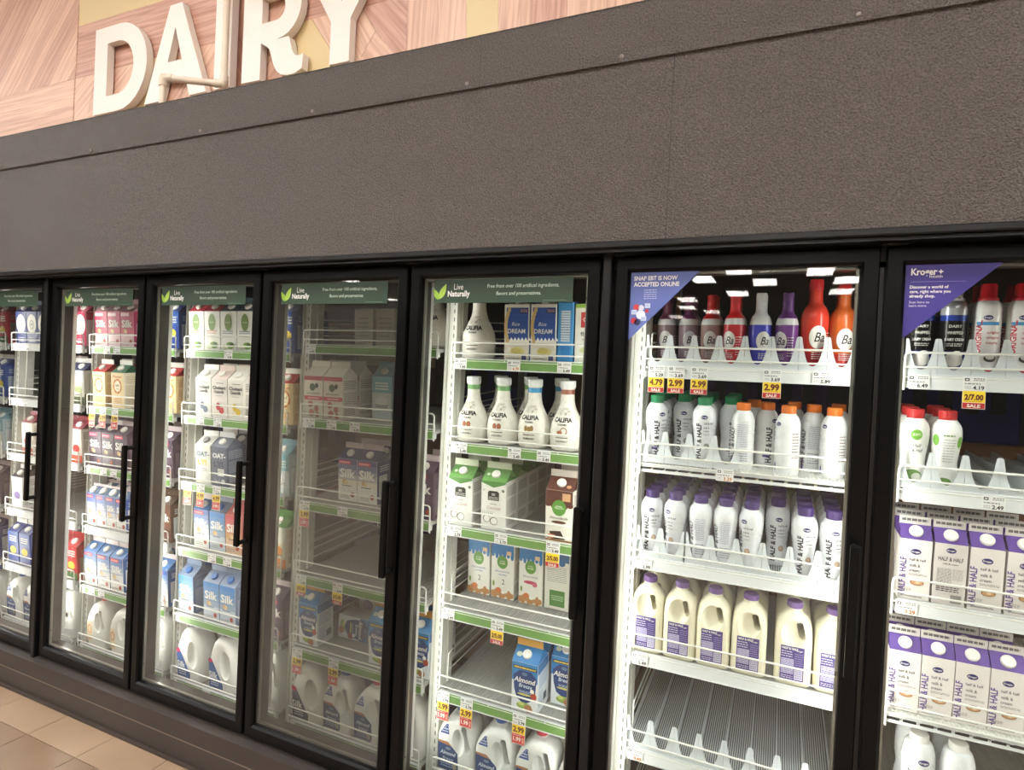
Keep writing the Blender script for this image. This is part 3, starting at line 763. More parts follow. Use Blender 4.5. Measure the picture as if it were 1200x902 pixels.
# --- blow moulded jug with a through handle
def bool_mesh(base, cutters):
    tmp = [base]
    for c in cutters:
        md = base.modifiers.new('cut', 'BOOLEAN'); md.operation = 'DIFFERENCE'; md.object = c; md.solver = 'EXACT'; tmp.append(c)
    dg = bpy.context.evaluated_depsgraph_get(); me = bpy.data.meshes.new_from_object(base.evaluated_get(dg))
    for o in tmp:
        d_ = o.data; bpy.data.objects.remove(o); bpy.data.meshes.remove(d_)
    me.polygons.foreach_set('use_smooth', [True]*len(me.polygons)); me.set_sharp_from_angle(angle=R(32)); return me
def rrect(a, b_, r, n=5):
    """rounded rectangle half sizes a,b"""
    r = min(r, a*.999, b_*.999); out = []
    for cx, cy, s0 in ((a-r, b_-r, 0), (-a+r, b_-r, 1), (-a+r, -b_+r, 2), (a-r, -b_+r, 3)):
        for k in range(n+1):
            t = math.pi/2*(s0+k/n); out.append((cx+r*math.cos(t), cy+r*math.sin(t)))
    return out
def loft(b, levels, m, cy):
    """levels: (a,b,r,z,ox,oy)"""
    vs = []; n = None
    for a, bb_, r, z, ox, oy in levels:
        q = rrect(a, bb_, r); n = len(q); vs += [(x+ox, y+cy+oy, z) for x, y in q]
    fs = [(i*n+k, i*n+(k+1) % n, (i+1)*n+(k+1) % n, (i+1)*n+k) for i in range(len(levels)-1) for k in range(n)]
    fs.append(tuple(range(n))[::-1]); fs.append(tuple((len(levels)-1)*n+k for k in range(n))); b.add(vs, fs, m)
def capsule_cut(p0, p1, r, ya, yb, m):
    """stadium shaped hole along y"""
    x0, z0 = p0; x1, z1 = p1; a = math.atan2(z1-z0, x1-x0); pg = []
    for k in range(9): t = a-math.pi/2+math.pi*k/8; pg.append((x1+r*math.cos(t), z1+r*math.sin(t)))
    for k in range(9): t = a+math.pi/2+math.pi*k/8; pg.append((x0+r*math.cos(t), z0+r*math.sin(t)))
    b = MB(); b.prism(pg[::-1], ya, yb, m, 'y'); return b.build('cutter', smooth=0)
def ball_cut(c, s, m):
    b = MB(); n = 20; pr = [(math.sin(math.pi*k/12)*1+1e-4, -math.cos(math.pi*k/12)) for k in range(13)]
    b.T = Matrix.Translation(c) @ Matrix.Diagonal((s[0], s[1], s[2], 1)); b.lathe(pr, m, n=n); return b.build('cutter', smooth=0)
def fix_normals(o):
    import bmesh
    bm = bmesh.new(); bm.from_mesh(o.data); bmesh.ops.recalc_face_normals(bm, faces=bm.faces); bm.to_mesh(o.data); bm.free()
def square_jug(name, w, d, h, bodyc, capc, front):
    m = M(bodyc, .32); a, c = w/2, d/2; b = MB()
    L = [(a-.004,c-.004,.014,0,0,0),(a-.001,c-.001,.016,.004,0,0),(a,c,.016,.012,0,0),(a,c,.016,h*.56,0,0),(a-.001,c-.001,.018,h*.66,0,0),(a*.93,c*.93,.024,h*.75,0,0),(a*.74,c*.76,.028,h*.82,0,0),(a*.52,c*.56,.024,h*.865,0,0),(.0185,.0185,.0185,h*.89,0,0),(.0175,.0175,.0175,h*.95,0,0)]
    loft(b, L, m, c); o = b.build('base', smooth=0); fix_normals(o)
    cu = [capsule_cut((.020, h*.63), (.014, h*.76), .0085, -.05, d+.05, m), ball_cut((-.002, -.006, h*.66), (.030, .024, .042), m)]
    for q in cu: fix_normals(q)
    me = bool_mesh(o, cu); root = empty(name); j = bpy.data.objects.new('jug_body', me); me.name = 'jug_body'; COL.objects.link(j); j.parent = root
    b = MB(); cap_mesh(b, 0, c, h*.925, .019, h*.075, M(capc, .36), 26); b.build('screw_cap', root)
    ar = Art(flat_front(w, d), 9); front(ar, w, h); ar.build('jug_label', root)
    return root
def wide_jug(name, w, d, h, bodyc, capc, front, big=False, mirror=1):
    """slab sided jug: neck near the middle, sloped label shoulder at left, looped handle at right"""
    m = M(bodyc, .32); s = w/.14
    pts = [(-.062,0),(-.068,.008),(-.070,.060),(-.070,.120),(-.058,.152),(-.030,.188),(-.014,.200),(.030,.202),(.050,.190),(.063,.168),(.069,.135),(.070,.100),(.069,.050),(.068,.008),(.062,0)]
    if big: pts = [(-.062,0),(-.068,.008),(-.070,.060),(-.069,.110),(-.060,.150),(-.046,.185),(-.030,.204),(.000,.206),(.026,.196),(.046,.174),(.061,.140),(.069,.100),(.070,.060),(.068,.008),(.062,0)]
    pts = [(x*s*mirror, z*h/.222) for x, z in pts]
    cx, cz = 0, h*.42; b = MB(); vs = []; fs = []; n = len(pts); prof = [(0, .80), (.004, .90), (.012, .97), (.024, 1.0), (d-.024, 1.0), (d-.012, .97), (d-.004, .90), (d, .80)]
    for y, k in prof:
        for x, z in pts:
            kk = k if z > .02 else k**.4
            vs.append((cx+(x-cx)*k, y, max(0, cz+(z-cz)*k) if z > .012 else z))
    for i in range(len(prof)-1):
        for k in range(n): k2 = (k+1) % n; fs.append((i*n+k, i*n+k2, (i+1)*n+k2, (i+1)*n+k))
    fs.append(tuple(range(n))[::-1]); fs.append(tuple((len(prof)-1)*n+k for k in range(n)))
    b.add(vs, fs, m); o = b.build('base', smooth=0); fix_normals(o)
    g = h/.222
    if big: cu = [ball_cut((.022*s*mirror, -.004, .110*g), (.030*s, .020, .058*g), m), ball_cut((.022*s*mirror, d+.004, .110*g), (.030*s, .020, .058*g), m)]
    else: cu = [capsule_cut((.052*s*mirror, .100*g), (.036*s*mirror, .168*g), .0095*s, -.05, d+.05, m), ball_cut((.016*s*mirror, -.010, .118*g), (.026*s, .024, .052*g), m)]
    for q in cu: fix_normals(q)
    me = bool_mesh(o, cu); me.name = 'jug_body'; root = empty(name); j = bpy.data.objects.new('jug_body', me); COL.objects.link(j); j.parent = root
    nx = (.008 if not big else -.014)*s*mirror
    b = MB(); b.lathe([(.021, h*.86), (.0185, h*.915), (.0185, h*.95)], m, nx, d/2, 24); b.build('jug_neck', root)
    b = MB(); cap_mesh(b, nx, d/2, h*.93, .0195, h*.08, M(capc, .36), 26); b.build('screw_cap', root)
    ar = Art(lambda u, v, hh: (u, -hh+(0 if abs(u) < w*.4 and v < h*.5 else 0), v), 9); front(ar, w, h); ar.build('jug_label', root)
    return root

# ---------------------------------------------------------------- print designs
PUR = (86, 62, 140); NAVY = (46, 44, 110); INK = (60, 58, 70); GR = (150, 148, 146)
def oval_logo(a, u, v, s, col=NAVY, L=3):
    a.oval(u, v, s*.5, s*.32, col, L); a.text('Kroger', u, v-s*.10, s*.30, WHITE, L+1, s*.78, bold=.02)
def cup(a, u, v, s, L=3):
    a.oval(u, v-s*.10, s*.5, s*.32, (226,222,214), L); a.oval(u, v, s*.48, s*.26, (150,96,60), L+1); a.oval(u, v, s*.40, s*.20, (206,160,116), L+2); a.oval(u+s*.05, v, s*.16, s*.09, (238,214,180), L+3)
def art_quart(a, w, hb):
    a.text('HALF & HALF', -w*.28, .010, .0195, PUR, 2, .094, 'l', rot=math.pi/2, bold=.02)
    oval_logo(a, .0, hb-.030, .022); a.text('half & half', .005, hb-.053, .0095, INK, 2, .034, bold=.01)
    a.text('milk &', .000, hb-.068, .0105, INK, 2, .022, bold=.01); a.text('cream', -.001, hb-.080, .0105, INK, 2, .022, bold=.01)
    a.lines(-.012, hb-.090, .026, hb-.084, 2, GR); cup(a, .006, hb-.106, .030); a.lines(-.026, .020, -.004, .028, 3, GR); a.lines(-.026, .006, .018, .010, 2, INK)
def art_quart_back(a, w, hb):
    oval_logo(a, 0, hb-.016, .020); a.text('HALF & HALF', 0, hb-.042, .014, INK, 2, .050, bold=.015); a.text('milk & cream', 0, hb-.051, .006, INK, 2, .030)
    a.lines(-.026, .050, .004, hb-.060, 14, (120,118,120), 2, .35); a.lines(.006, .062, .026, hb-.060, 8, (140,138,140), 2, .35); a.lines(-.026, .032, .020, .046, 3, INK, 2, .5); a.rect(.004, .006, .026, .026, (140,138,136), 1)
def roof_q(a, w, l): a.rect(-w/2+.001, .0005, w/2-.001, l-.004, (92,62,150), 0)
def roof_fin(a, w, l): pass
def art_bottle(colr, variant=0):
    def f(a, rm):
        rot = {0: 0, 1: .018, 2: -.022, 3: .034, 4: -.036}[variant]
        if variant in (0, 1, 2):
            oval_logo(a, .004+rot, .132, .018)
            a.text('HALF & HALF', -.004+rot, .014, .0205, (44,42,52), 2, .100, 'l', rot=math.pi/2, bold=.035)
            a.text('half & half', .016+rot, .112, .0085, INK, 2, .026); a.text('milk &', .011+rot, .100, .0075, INK, 2, .017); a.text('cream', .011+rot, .091, .0075, INK, 2, .017)
            a.lines(.003+rot, .080, .022+rot, .086, 2, GR); a.oval(.014+rot, .050, .009, .008, (168,140,118) if colr != 'g' else (120,124,118), 2); a.oval(.013+rot, .051, .006, .005, (200,174,150) if colr != 'g' else (160,160,150), 3)
        if variant == 3:
            a.lines(-.012, .060, .016, .125, 12, (150,152,180), 2, .3); a.lines(-.012, .020, .016, .052, 5, (120,122,150), 2, .35); a.rect(-.030, .004, -.024, .030, PUR, 1)
            a.text('HALF & HALF', -.020, .014, .0190, (44,42,52), 2, .100, 'l', rot=math.pi/2, bold=.01)
        if variant == 4:
            a.lines(.012, .040, .032, .112, 9, (120,90,84), 2, .35); a.rect(-.034, .006, -.030, .026, PUR, 1); oval_logo(a, -.026, .132, .016)
        if variant == 1: a.rect(-.008, .030, .010, .036, PUR, 1)
    return f
def prof_half(w):   # tapered waist bottle
    r = w/2; return smooth_prof([(r*.80, 0), (r*.88, .004), (r*.86, .030), (r*.80, .055), (r*.88, .085), (r*.99, .112), (r, .128), (r*.93, .146), (r*.68, .160), (r*.52, .166)], 4)
def half_bottle(colr, capc, var, body=(226,228,232)):
    return bottle('creamer_bottle', [(.008, 0)]+prof_half(.064), body, .0185, .166, .020, capc, art_bottle(colr, var))
def straight_bottle(capc, var):
    r = .031; pr = [(.006, 0)]+smooth_prof([(r*.93, 0), (r, .004), (r, .120), (r*.97, .134), (r*.80, .150), (r*.58, .160)], 4)
    return bottle('creamer_bottle', pr, (228,230,232), .018, .160, .021, capc, art_bottle('o', var))
def sleeve_bottle(c1, capc, circ, big=1.0, twist=0.0, c2=None):
    r = .0295*big; H = .178*big; pts = smooth_prof([(r*.86, 0), (r*.96, .006*big), (r, .020*big), (r*.98, .06*big), (r, .100*big), (r*.96, .120*big), (r*.78, .137*big), (r*.50, .150*big), (r*.46, H)], 4)
    P_ = [(.006, 0)]+pts; mm = [M(c2 or c1, .22) if z < .045*big else M(c1, .22) for _, z in P_[1:]]
    if c1 != circ and big <= 1: mm = [M(c1, .22) if z < .118 else M((206,206,206), .25) if z < .137 else M(capc, .3) for _, z in P_[1:]]
    def f(a, rm):
        t = twist
        a.oval(t, .072*big, .019*big, .026*big, circ, 1, 24); a.ring(t, .072*big, .019*big, .026*big, .0012, (190,190,190), 2)
        ink = (30,26,30) if sum(circ) > 330 else (235,235,235)
        a.text('Ba', t+.003, .062*big, .030*big, ink, 3, .021*big, bold=.01, shear=.25)
        a.lines(t-.012*big, .022*big, t+.014*big, .040*big, 4, (225,225,225) if sum(c1) < 420 else (90,80,90), 2, .35)
        a.lines(t+.020*big, .030*big, t+.036*big, .085*big, 8, (225,220,222), 2, .25)
    return bottle('creamer_bottle', P_, c1, .0135*big, H, .024*big, capc, f, ms=mm, neckring=False)
def cream_can(kind):
    r = .0285; root = empty('whipped_cream_can'); b = MB()
    if kind == 'dark': cols = [((196,196,200), .012), ((40,66,150), .055), ((26,24,26), .128), ((44,70,160), .142), ((190,192,196), .158)]
    else: cols = [((190,40,52), .014), ((238,238,240), .062), ((240,240,240), .158)]
    pr = [(r*.7, 0), (r, .003)]; ms = [M(cols[0][0], .25)]
    for c, z in cols: pr += [(r, z)]; ms.append(M(c, .25, .3 if sum(c) < 600 and kind == 'dark' else 0))
    for rr, z in ((r*.97, .165), (r*.86, .172), (r*.66, .178)): pr.append((rr, z)); ms.append(M((205,205,208), .2, .6) if kind == 'dark' else M((235,235,236), .25))
    b.lathe(pr, ms[0], 0, r, 32, ms=ms); b.build('can_body', root, 40)
    b = MB(); cc = (200,200,204) if kind == 'dark' else (196,28,40)
    b.lathe([(.0205, .172), (.0205, .182), (.017, .186), (.0165, .212), (.0135, .217), (.0001, .218)], M(cc, .3, .0), 0, r, 24, cap1=False); b.build('spray_cap', root, 40)
    def Rz(z): return r
    Rz.rmax = r; a = Art(cyl_surface(Rz, r), .006)
    if kind == 'dark':
        a.text('DAIRY', 0, .112, .009, (230,228,222), 2, .026, bold=.02); a.text('WHIPPED', 0, .096, .010, (230,228,222), 2, .032, bold=.02); a.text('DAIRY CREAM', 0, .080, .009, (240,240,240), 2, .040, bold=.02); a.lines(-.016, .066, .016, .075, 2, (200,200,200))
        a.oval(0, .034, .021, .016, (235,233,228), 2); a.oval(.006, .046, .012, .010, (244,242,238), 3)
    else:
        oval_logo(a, -.004, .136, .018); a.rect(-.026, .118, .020, .126, (70,150,210), 1); a.text('ORIGINAL', -.015, .050, .017, (190,30,44), 2, .080, 'l', rot=math.pi/2, bold=.03)
        a.text('original', .008, .098, .009, (190,60,60), 2, .026); a.text('whipped', .008, .086, .009, (190,60,60), 2, .028); a.text('topping', .006, .074, .009, (190,60,60), 2, .024); a.oval(.004, .040, .012, .009, (70,70,70), 2); a.oval(.004, .044, .009, .007, (222,222,220), 3)
    a.build('can_print', root); return root
def tall_bottle():   # heavy whipping cream
    r = .036; pr = [(.006, 0)]+smooth_prof([(r*.94, 0), (r, .005), (r*.98, .06), (r*.88, .085), (r*.98, .115), (r, .150), (r*.97, .175), (r*.80, .197), (r*.62, .203)], 4)
    def f(a, rm):
        oval_logo(a, .006, .165, .024); a.text('HEAVY', -.010, .060, .024, INK, 2, .080, 'l', rot=math.pi/2, bold=.02, shear=.1)
        for k, t in enumerate(('heavy', 'whipping', 'cream.')): a.text(t, .014, .142-k*.011, .010, INK, 2, (.018, .026, .020)[k])
        a.lines(.0, .100, .026, .106, 2, GR); a.tube = None
        for k in range(5): a.ring(.012, .070, .004+k*.0016, .016, .0006, (120,120,124), 2+k*.2)
    return bottle('cream_bottle', pr, (226,228,230), .020, .203, .018, WHITE, f)
def carafe(band, fruit, size=1.0, text2='ALMONDMILK', cap=(236,238,238)):
    s = size; pts = [(r*s, z*s) for r, z in [(.044, 0), (.0500, .006), (.0535, .034), (.0530, .058), (.0490, .083), (.0395, .106), (.0290, .128), (.0228, .150), (.0210, .178), (.0218, .196)]]
    pr = [(.01, 0)]+smooth_prof(pts, 5)
    def f(a, rm):
        k = s
        a.text('CALIFIA', 0, .092*k, .0185*k, (40,38,37), 2, .074*k, bold=.045); a.text('FARMS', 0, .081*k, .0085*k, (52,50,48), 2, .032*k, bold=.02)
        rnd = random.Random(3)
        for q in range(46):
            u = rnd.uniform(-.034, .034)*k; v = (.122+rnd.uniform(-.008, .012))*k; a.ring(u, v, .0034*k, .0026*k, .0006, (150,140,122), 2)
        if fruit == 'almond':
            for dx in (-.008, .008): a.oval(dx*k, .063*k, .0075*k, .0095*k, (150,84,56), 2); a.oval(dx*k, .063*k, .005*k, .0065*k, (176,108,76), 3)
        elif fruit == 'nut':
            for dx in (-.009, .002, .011): a.oval(dx*k, (.062+abs(dx)*.3)*k, .006*k, .009*k, (150,116,70), 2)
        elif fruit == 'coconut': a.ring(.006*k, .064*k, .012*k, .012*k, .003, (150,110,84), 2); a.oval(-.007*k, .060*k, .009*k, .006*k, (172,110,84), 3)
        a.lines(-.020*k, .042*k, .020*k, .046*k, 1, (60,58,56), 2, .6)
        a.text(text2, 0, .030*k, .0080*k, (60,58,56), 2, .040*k, bold=.02); a.text('0g', .0, .150*k, .006*k, (120,118,112), 2)
        a.rect(-.0235*k, .176*k, .0, .190*k, band, 1); a.rect(0, .176*k, .0235*k, .190*k, band, 1)
    root = bottle('carafe_bottle', pr, (232,228,218), 0.0240*s, .194*s, .024*s, cap, f, neckring=False)
    P_ = Prof(pr); b = MB(); b.lathe([(.0219*s, .176*s), (.0219*s, .191*s)], M(band, .35), 0, P_.rmax, 28, cap0=False, cap1=False); b.build('neck_band', root); return root
def art_rice(a, w, h):
    a.rect(-w*.42, h*.36, w*.46, h*.94, (42,84,164), 0); a.rect(w*.12, h*.84, w*.46, h*.92, (52,40,92), 2); a.lines(w*.15, h*.855, w*.43, h*.91, 2, (220,180,190), 3, .4)
    for k in range(9):
        t = k/8; a.oval(-w*.36-.008*math.sin(t*3.1)+w*.06*t*t, h*(.36+t*.54), .0062, .0095, (206,176,124), 3, 10)
    for k in range(7): a.poly([(-w*.42+k*.0125, h*.36), (-w*.42+k*.0125+.0125, h*.36), (-w*.42+k*.0125+.006, h*.36+.011)], WHITE, 2)
    a.text('Rice', -.004, h*.62, .017, (235,235,240), 3, .026, bold=.0, shear=.3); a.text('DREAM', 0, h*.49, .020, WHITE, 3, .060, bold=.02)
    a.oval(.004, h*.17, .026, .014, (226,214,160), 2); a.oval(.0, h*.185, .018, .009, (206,190,110), 3)
    for k in range(5): a.poly([(-.018+k*.008, h*.10), (-.015+k*.008, h*.10), (-.004+k*.008, h*.25)], (190,176,90), 4)
    a.rect(w*.22, .004, w*.40, .018, (70,76,120), 2); a.lines(-w*.4, .006, w*.1, .012, 1, GR)
def art_st_brick(pink):
    def f(a, w, h):
        a.rect(-w/2+.001, h*.80, w/2-.001, h-.002, (48,120,178), 0)
        for k in range(6): a.oval(-w*.42+k*w*.168, h*.79, w*.07, h*.045*(1+.7*(k % 2)), (48,120,178), 1)
        a.oval(0, h*.66, .020, .023, (92,146,62), 3); a.text('simple', 0, h*.67, .007, WHITE, 5, .020, bold=.0); a.text('truth', 0, h*.625, .010, (214,232,190), 5, .022, bold=.02)
        a.rect(w*.18, h*.80, w*.38, h*.87, (220,190,150), 3)
        a.text('Almondmilk', 0, h*.475, .010, (70,110,160), 3, .056, bold=.0)
        if pink: a.oval(.0, h*.39, .024, .006, (190,70,100), 2); a.oval(.016, h*.36, .009, .008, (206,100,124), 3)
        else: a.text('vanilla', .0, h*.42, .008, (100,140,190), 3, .034); a.text('2', .004, h*.26, .026, (40,60,80), 3, .010, bold=.0)
        for k in range(8): a.oval(-w*.42+k*w*.12, h*.075, w*.09, h*.06*(1+.5*math.sin(k*2.3)), (188,136,86), 2+k*.2); 
        a.oval(-w*.16, h*.15, .011, .009, (206,120,70), 5); a.oval(w*.05, h*.12, .008, .006, (240,236,226), 6); a.oval(-w*.38, h*.26, .004, .010, (120,150,70), 3)
    return f
def art_st_back(a, w, h):
    a.rect(-w/2+.001, h*.84, w/2-.001, h-.002, (70,110,150), 0); a.oval(w*.2, h*.83, w*.14, h*.06, (60,110,160), 2)
    a.lines(-w*.4, h*.48, w*.4, h*.76, 9, (150,150,146), 2, .3); a.rect(-w*.28, h*.06, w*.34, h*.34, (84,134,70), 1); a.lines(-w*.2, h*.16, w*.28, h*.26, 3, (200,220,190), 2, .35)
def art_coco(a, w, h):
    a.raw([(-w/2+.0005, h), (w/2-.0005, h), (w/2-.0005, h-.006), (0, h-.020), (-w/2+.0005, h-.006)], [(0, 4, 3, 2, 1)], (84,136,66), 0)
    a.rect(-.020, h-.062, .020, h-.036, (44,46,40), 2); a.poly([(-.022, h-.038), (.022, h-.038), (.014, h-.031), (-.014, h-.031)], (44,46,40), 2); a.text('SO', 0, h-.046, .010, WHITE, 3, .012, bold=.02); a.lines(-.017, h-.060, .017, h-.049, 2, (215,215,205), 3, .4)
    a.text('ORGANIC', 0, h-.076, .006, (110,110,100), 2, .024); a.text('Coconut', 0, h-.092, .016, (176,120,120), 2, .050, bold=0, shear=.3)
    for u, v, r_ in ((-.024, .036, .013), (.002, .030, .014)):
        a.oval(u, v, r_, r_*.95, (110,100,86), 2); a.oval(u+.001, v, r_*.84, r_*.8, (240,240,234), 3)
    for k in range(6): a.poly([(-.038+k*.006, .046), (-.035+k*.006, .046), (-.040+k*.008, .066)], (96,120,80), 2)
    a.ring(-.034, h-.030, .003, .004, .001, INK, 2); a.oval(.034, h-.028, .005, .005, (110,120,100), 2)
def art_side_print(c=(104,102,98), dark=False):
    def f(a, d, h):
        a.lines(-d*.40, h*.70, d*.36, h*.92, 5, c, 2, .35); a.lines(-d*.40, h*.34, d*.1, h*.64, 9, c, 2, .3); a.lines(d*.14, h*.34, d*.40, h*.64, 6, c, 2, .3); a.lines(-d*.40, h*.10, d*.30, h*.28, 5, c, 2, .4)
    return f
def art_choc(a, w, h):
    a.rect(-w/2+.0005, h*.72, w/2-.0005, h-.0005, (88,48,38), 0)
    for k in range(5): a.oval(-w*.4+k*w*.2, h*.72, w*.12, h*.05*(1+.8*(k % 2)), (88,48,38), 1)
    a.rect(.010, h*.80, .036, h*.95, (206,160,120), 2); a.oval(0, h*.66, .023, .025, (92,150,62), 4); a.text('simple', 0, h*.68, .007, WHITE, 6, .020); a.text('TRUTH', 0, h*.635, .009, (214,232,190), 6, .030, bold=.02)
    a.text('Almondmilk', 0, h*.44, .011, (70,50,44), 3, .060, bold=.01); a.oval(0, h*.38, .024, .0045, (90,50,40), 2)
    a.poly([(-.030, .030), (.006, .034), (.022, .008), (-.024, .006)], (58,36,34), 2); a.poly([(-.034, .022), (-.010, .020), (-.018, .008), (-.036, .008)], (206,140,104), 3); a.rect(-w/2+.0005, .0005, w/2-.0005, .006, (160,120,80), 1)
def art_breeze(a, w, h):
    a.rect(-w/2+.0005, h*.62, w/2-.0005, h-.0005, (46,128,190), 0); a.rect(-w*.44, h*.86, w*.46, h*.93, (60,64,70), 1); a.lines(-w*.4, h*.87, w*.42, h*.92, 1, (226,196,90), 3, .6)
    a.raw([(-w*.44, h*.72), (-w*.2, h*.84), (w*.25, h*.84), (w*.46, h*.72), (w*.40, h*.30), (0, h*.16), (-w*.30, h*.26), (-w*.40, h*.45)], [(0,7,6,5,4,3,2,1)][::1], (34,62,116), 1)
    a.oval(0, h*.775, .010, .006, (90,120,150), 3); a.text('Almond', -.001, h*.60, .023, WHITE, 4, .070, bold=.02, shear=.2); a.text('Breeze', .003, h*.50, .018, (210,226,240), 4, .044, bold=.01, shear=.2)
    a.oval(.0, h*.36, .024, .0035, (206,196,110), 4); a.lines(-.018, h*.39, .024, h*.44, 2, (190,210,230), 4, .4)
    a.oval(w*.36, h*.36, .010, .012, (176,70,50), 5); a.oval(w*.30, h*.46, .007, .007, (244,244,240), 6); a.oval(.0, .020, .026, .012, (150,176,90), 3); a.oval(.014, .014, .014, .012, (176,120,84), 5); a.oval(-.010, .026, .010, .006, (206,214,120), 5)
def roof_breeze(a, w, l): a.rect(-w/2+.001, .001, w/2-.001, l-.003, (46,128,190), 0); a.oval(-w*.30, l*.45, .010, .008, (216,226,200), 1)
def side_breeze(a, d, h):
    a.rect(-d/2+.0005, h*.80, d/2-.0005, h-.0005, (50,110,170), 0); a.rect(-d*.42, .10*h, d*.42, h*.76, (220,226,232), 0); a.lines(-d*.38, h*.48, d*.38, h*.94, 8, (90,130,180), 2, .4); a.lines(-d*.38, h*.12, d*.0, h*.44, 8, (120,150,190), 2, .4); a.rect(d*.06, h*.14, d*.36, h*.30, (70,80,96), 2)
def art_jugpurple(a, w, h):
    z0, z1, x0, x1 = .016, h*.50, -w*.33, w*.30
    a.rect(x0, z0, x1, z1, (72,56,128), 0); a.text('HALF & HALF', x0+.003, z1-.009, .0085, WHITE, 2, .038, 'l', bold=.03); a.text('Kroger', x1-.004, z1-.011, .006, WHITE, 2, .014, 'r')
    xm = (x0+x1)/2; a.rect(x0+.002, z0+.016, xm+.004, z1-.034, (188,182,216), 1); a.rect(xm+.006, z0+.003, x1-.002, z0+.030, (200,196,222), 1)
    a.lines(x0+.002, z1-.031, xm, z1-.012, 3, (214,208,232), 2, .35); a.lines(x0+.003, z0+.017, xm+.003, z1-.035, 8, (84,70,140), 2, .3)
    a.lines(x0+.003, z0+.003, xm+.003, z0+.013, 2, (214,208,232), 2, .4); a.lines(xm+.006, z0+.040, x1-.003, z1-.016, 6, (170,160,206), 2, .25); a.lines(xm+.008, z0+.006, x1-.004, z0+.028, 4, (84,70,140), 2, .3)
    a.text('HALF GALLON', -w*.30, h*.80, .0001, INK, 2) if False else None
def art_jugblue(a, w, h):
    a.raw([(-w*.44, h*.50), (-w*.16, h*.50), (w*.10, h*.36), (w*.12, h*.12), (w*.08, .012), (-w*.44, .012)], [(0,5,4,3,2,1)], (52,74,116), 0)
    a.raw([(-w*.44, h*.50), (-w*.16, h*.50), (-w*.06, h*.445), (-w*.44, h*.470)], [(0,3,2,1)], (176,120,84), 1)
    a.text('Almond', -w*.17, h*.30, .018, (214,220,230), 2, .056, bold=.02, shear=.2); a.text('Breeze', -w*.16, h*.22, .014, (190,204,224), 2, .040, bold=.01, shear=.2); a.lines(-w*.36, h*.10, w*.0, h*.17, 2, (160,180,206), 2, .4)
    a.oval(w*.02, h*.14, .008, .010, (150,150,130), 3); a.oval(-w*.16, h*.40, .010, .005, (120,140,160), 2)
    a.raw([(-w*.38, h*.62), (-w*.13, h*.62), (-w*.15, h*.78), (-w*.20, h*.78)], [(0,1,2,3)], (60,84,150), 0); a.lines(-w*.32, h*.64, -w*.16, h*.72, 2, (200,206,224), 2, .5); a.ring(-w*.18, h*.725, .006, .008, .001, (240,240,240), 2)
def art_jugsilk(c=(54,92,150)):
    def f(a, w, h):
        a.raw([(-w*.46, h*.56), (-w*.36, h*.56), (-w*.20, h*.40), (w*.06, .03), (w*.06, .010), (-w*.46, .010)], [(0,5,4,3,2,1)], c, 0)
        a.oval(-w*.40, h*.52, .012, .008, (206,40,84), 1); a.text('Silk', -w*.30, h*.22, .036, WHITE, 3, .050, bold=.02); a.lines(-w*.40, h*.08, -w*.10, h*.16, 2, (220,226,236), 2, .4)
    return f
def art_silk(c1, c2, badge=(206,56,96), text=WHITE):
    def f(a, w, h):
        n = 5
        for k in range(n):
            t = k/(n-1); c = tuple(int(c1[j]*(1-t)+c2[j]*t) for j in range(3)); z1 = h-.0005-k*(h*.62)/n; a.rect(-w/2+.0005, z1-(h*.62)/n, w/2-.0005, z1, c, 0)
        if badge: a.rect(-w*.46, h*.87, w*.18, h*.96, badge, 1); a.lines(-w*.4, h*.89, w*.12, h*.94, 1, (250,200,210), 2, .5)
        a.text('Silk', 0, h*.56, w*.52, text, 3, w*.80, bold=.03); a.oval(-w*.18, h*.46, .009, .010, (206,166,120), 3); a.oval(-w*.08, h*.44, .008, .009, (226,196,150), 4)
        a.lines(-w*.30, h*.34, w*.20, h*.38, 1, INK, 2, .5); a.lines(-w*.4, h*.05, w*.1, h*.14, 2, (150,150,146), 2, .4); a.oval(w*.26, h*.16, .009, .010, (170,80,60), 3)
    return f
def side_block(c, panel=(222,226,232)):
    def f(a, d, h):
        a.rect(-d/2+.0005, .0005, d/2-.0005, h-.0005, c, 0); a.rect(-d*.36, h*.10, d*.20, h*.66, panel, 1); a.lines(-d*.33, h*.12, d*.17, h*.64, 12, tuple(int(v*.6) for v in panel), 2, .3); a.lines(-d*.3, h*.74, d*.3, h*.90, 3, panel, 2, .4)
    return f
def art_ellipse(c):
    def f(a, w, h):
        a.oval(0, h*.72, .020, .034, (112,140,70), 2); a.ring(0, h*.72, .022, .036, .001, (180,190,150), 2); a.lines(-.014, h*.70, .014, h*.74, 2, (220,226,200), 4, .4)
        a.lines(-w*.36, h*.42, w*.30, h*.52, 2, c, 2, .5); a.lines(-w*.36, h*.34, w*.2, h*.38, 1, GR, 2, .5); a.oval(w*.12, h*.14, .024, .014, (120,160,70), 2); a.oval(-w*.20, h*.10, .016, .012, (214,222,190), 3); a.oval(w*.2, h*.17, .010, .006, (60,84,50), 4)
    return f
def art_chob(c):
    def f(a, w, h):
        a.lines(-w*.2, h*.88, w*.3, h*.91, 1, (60,60,60), 2, .5); a.text('Chobani', 0, h*.74, .019, (46,44,46), 2, w*.82, bold=.03); a.text('Oatmilk', 0, h*.64, .017, (46,44,46), 2, w*.66, bold=.03); a.lines(-w*.2, h*.56, w*.2, h*.59, 1, GR)
        a.oval(-w*.08, h*.30, .012, .016, c, 2); a.oval(w*.14, h*.20, .014, .014, c, 3); a.oval(-w*.16, h*.12, .010, .009, (230,220,190), 4)
        for k in range(4): a.poly([(-.010+k*.006, h*.30), (-.008+k*.006, h*.30), (-.012+k*.009, h*.46)], (90,90,80), 3)
    return f
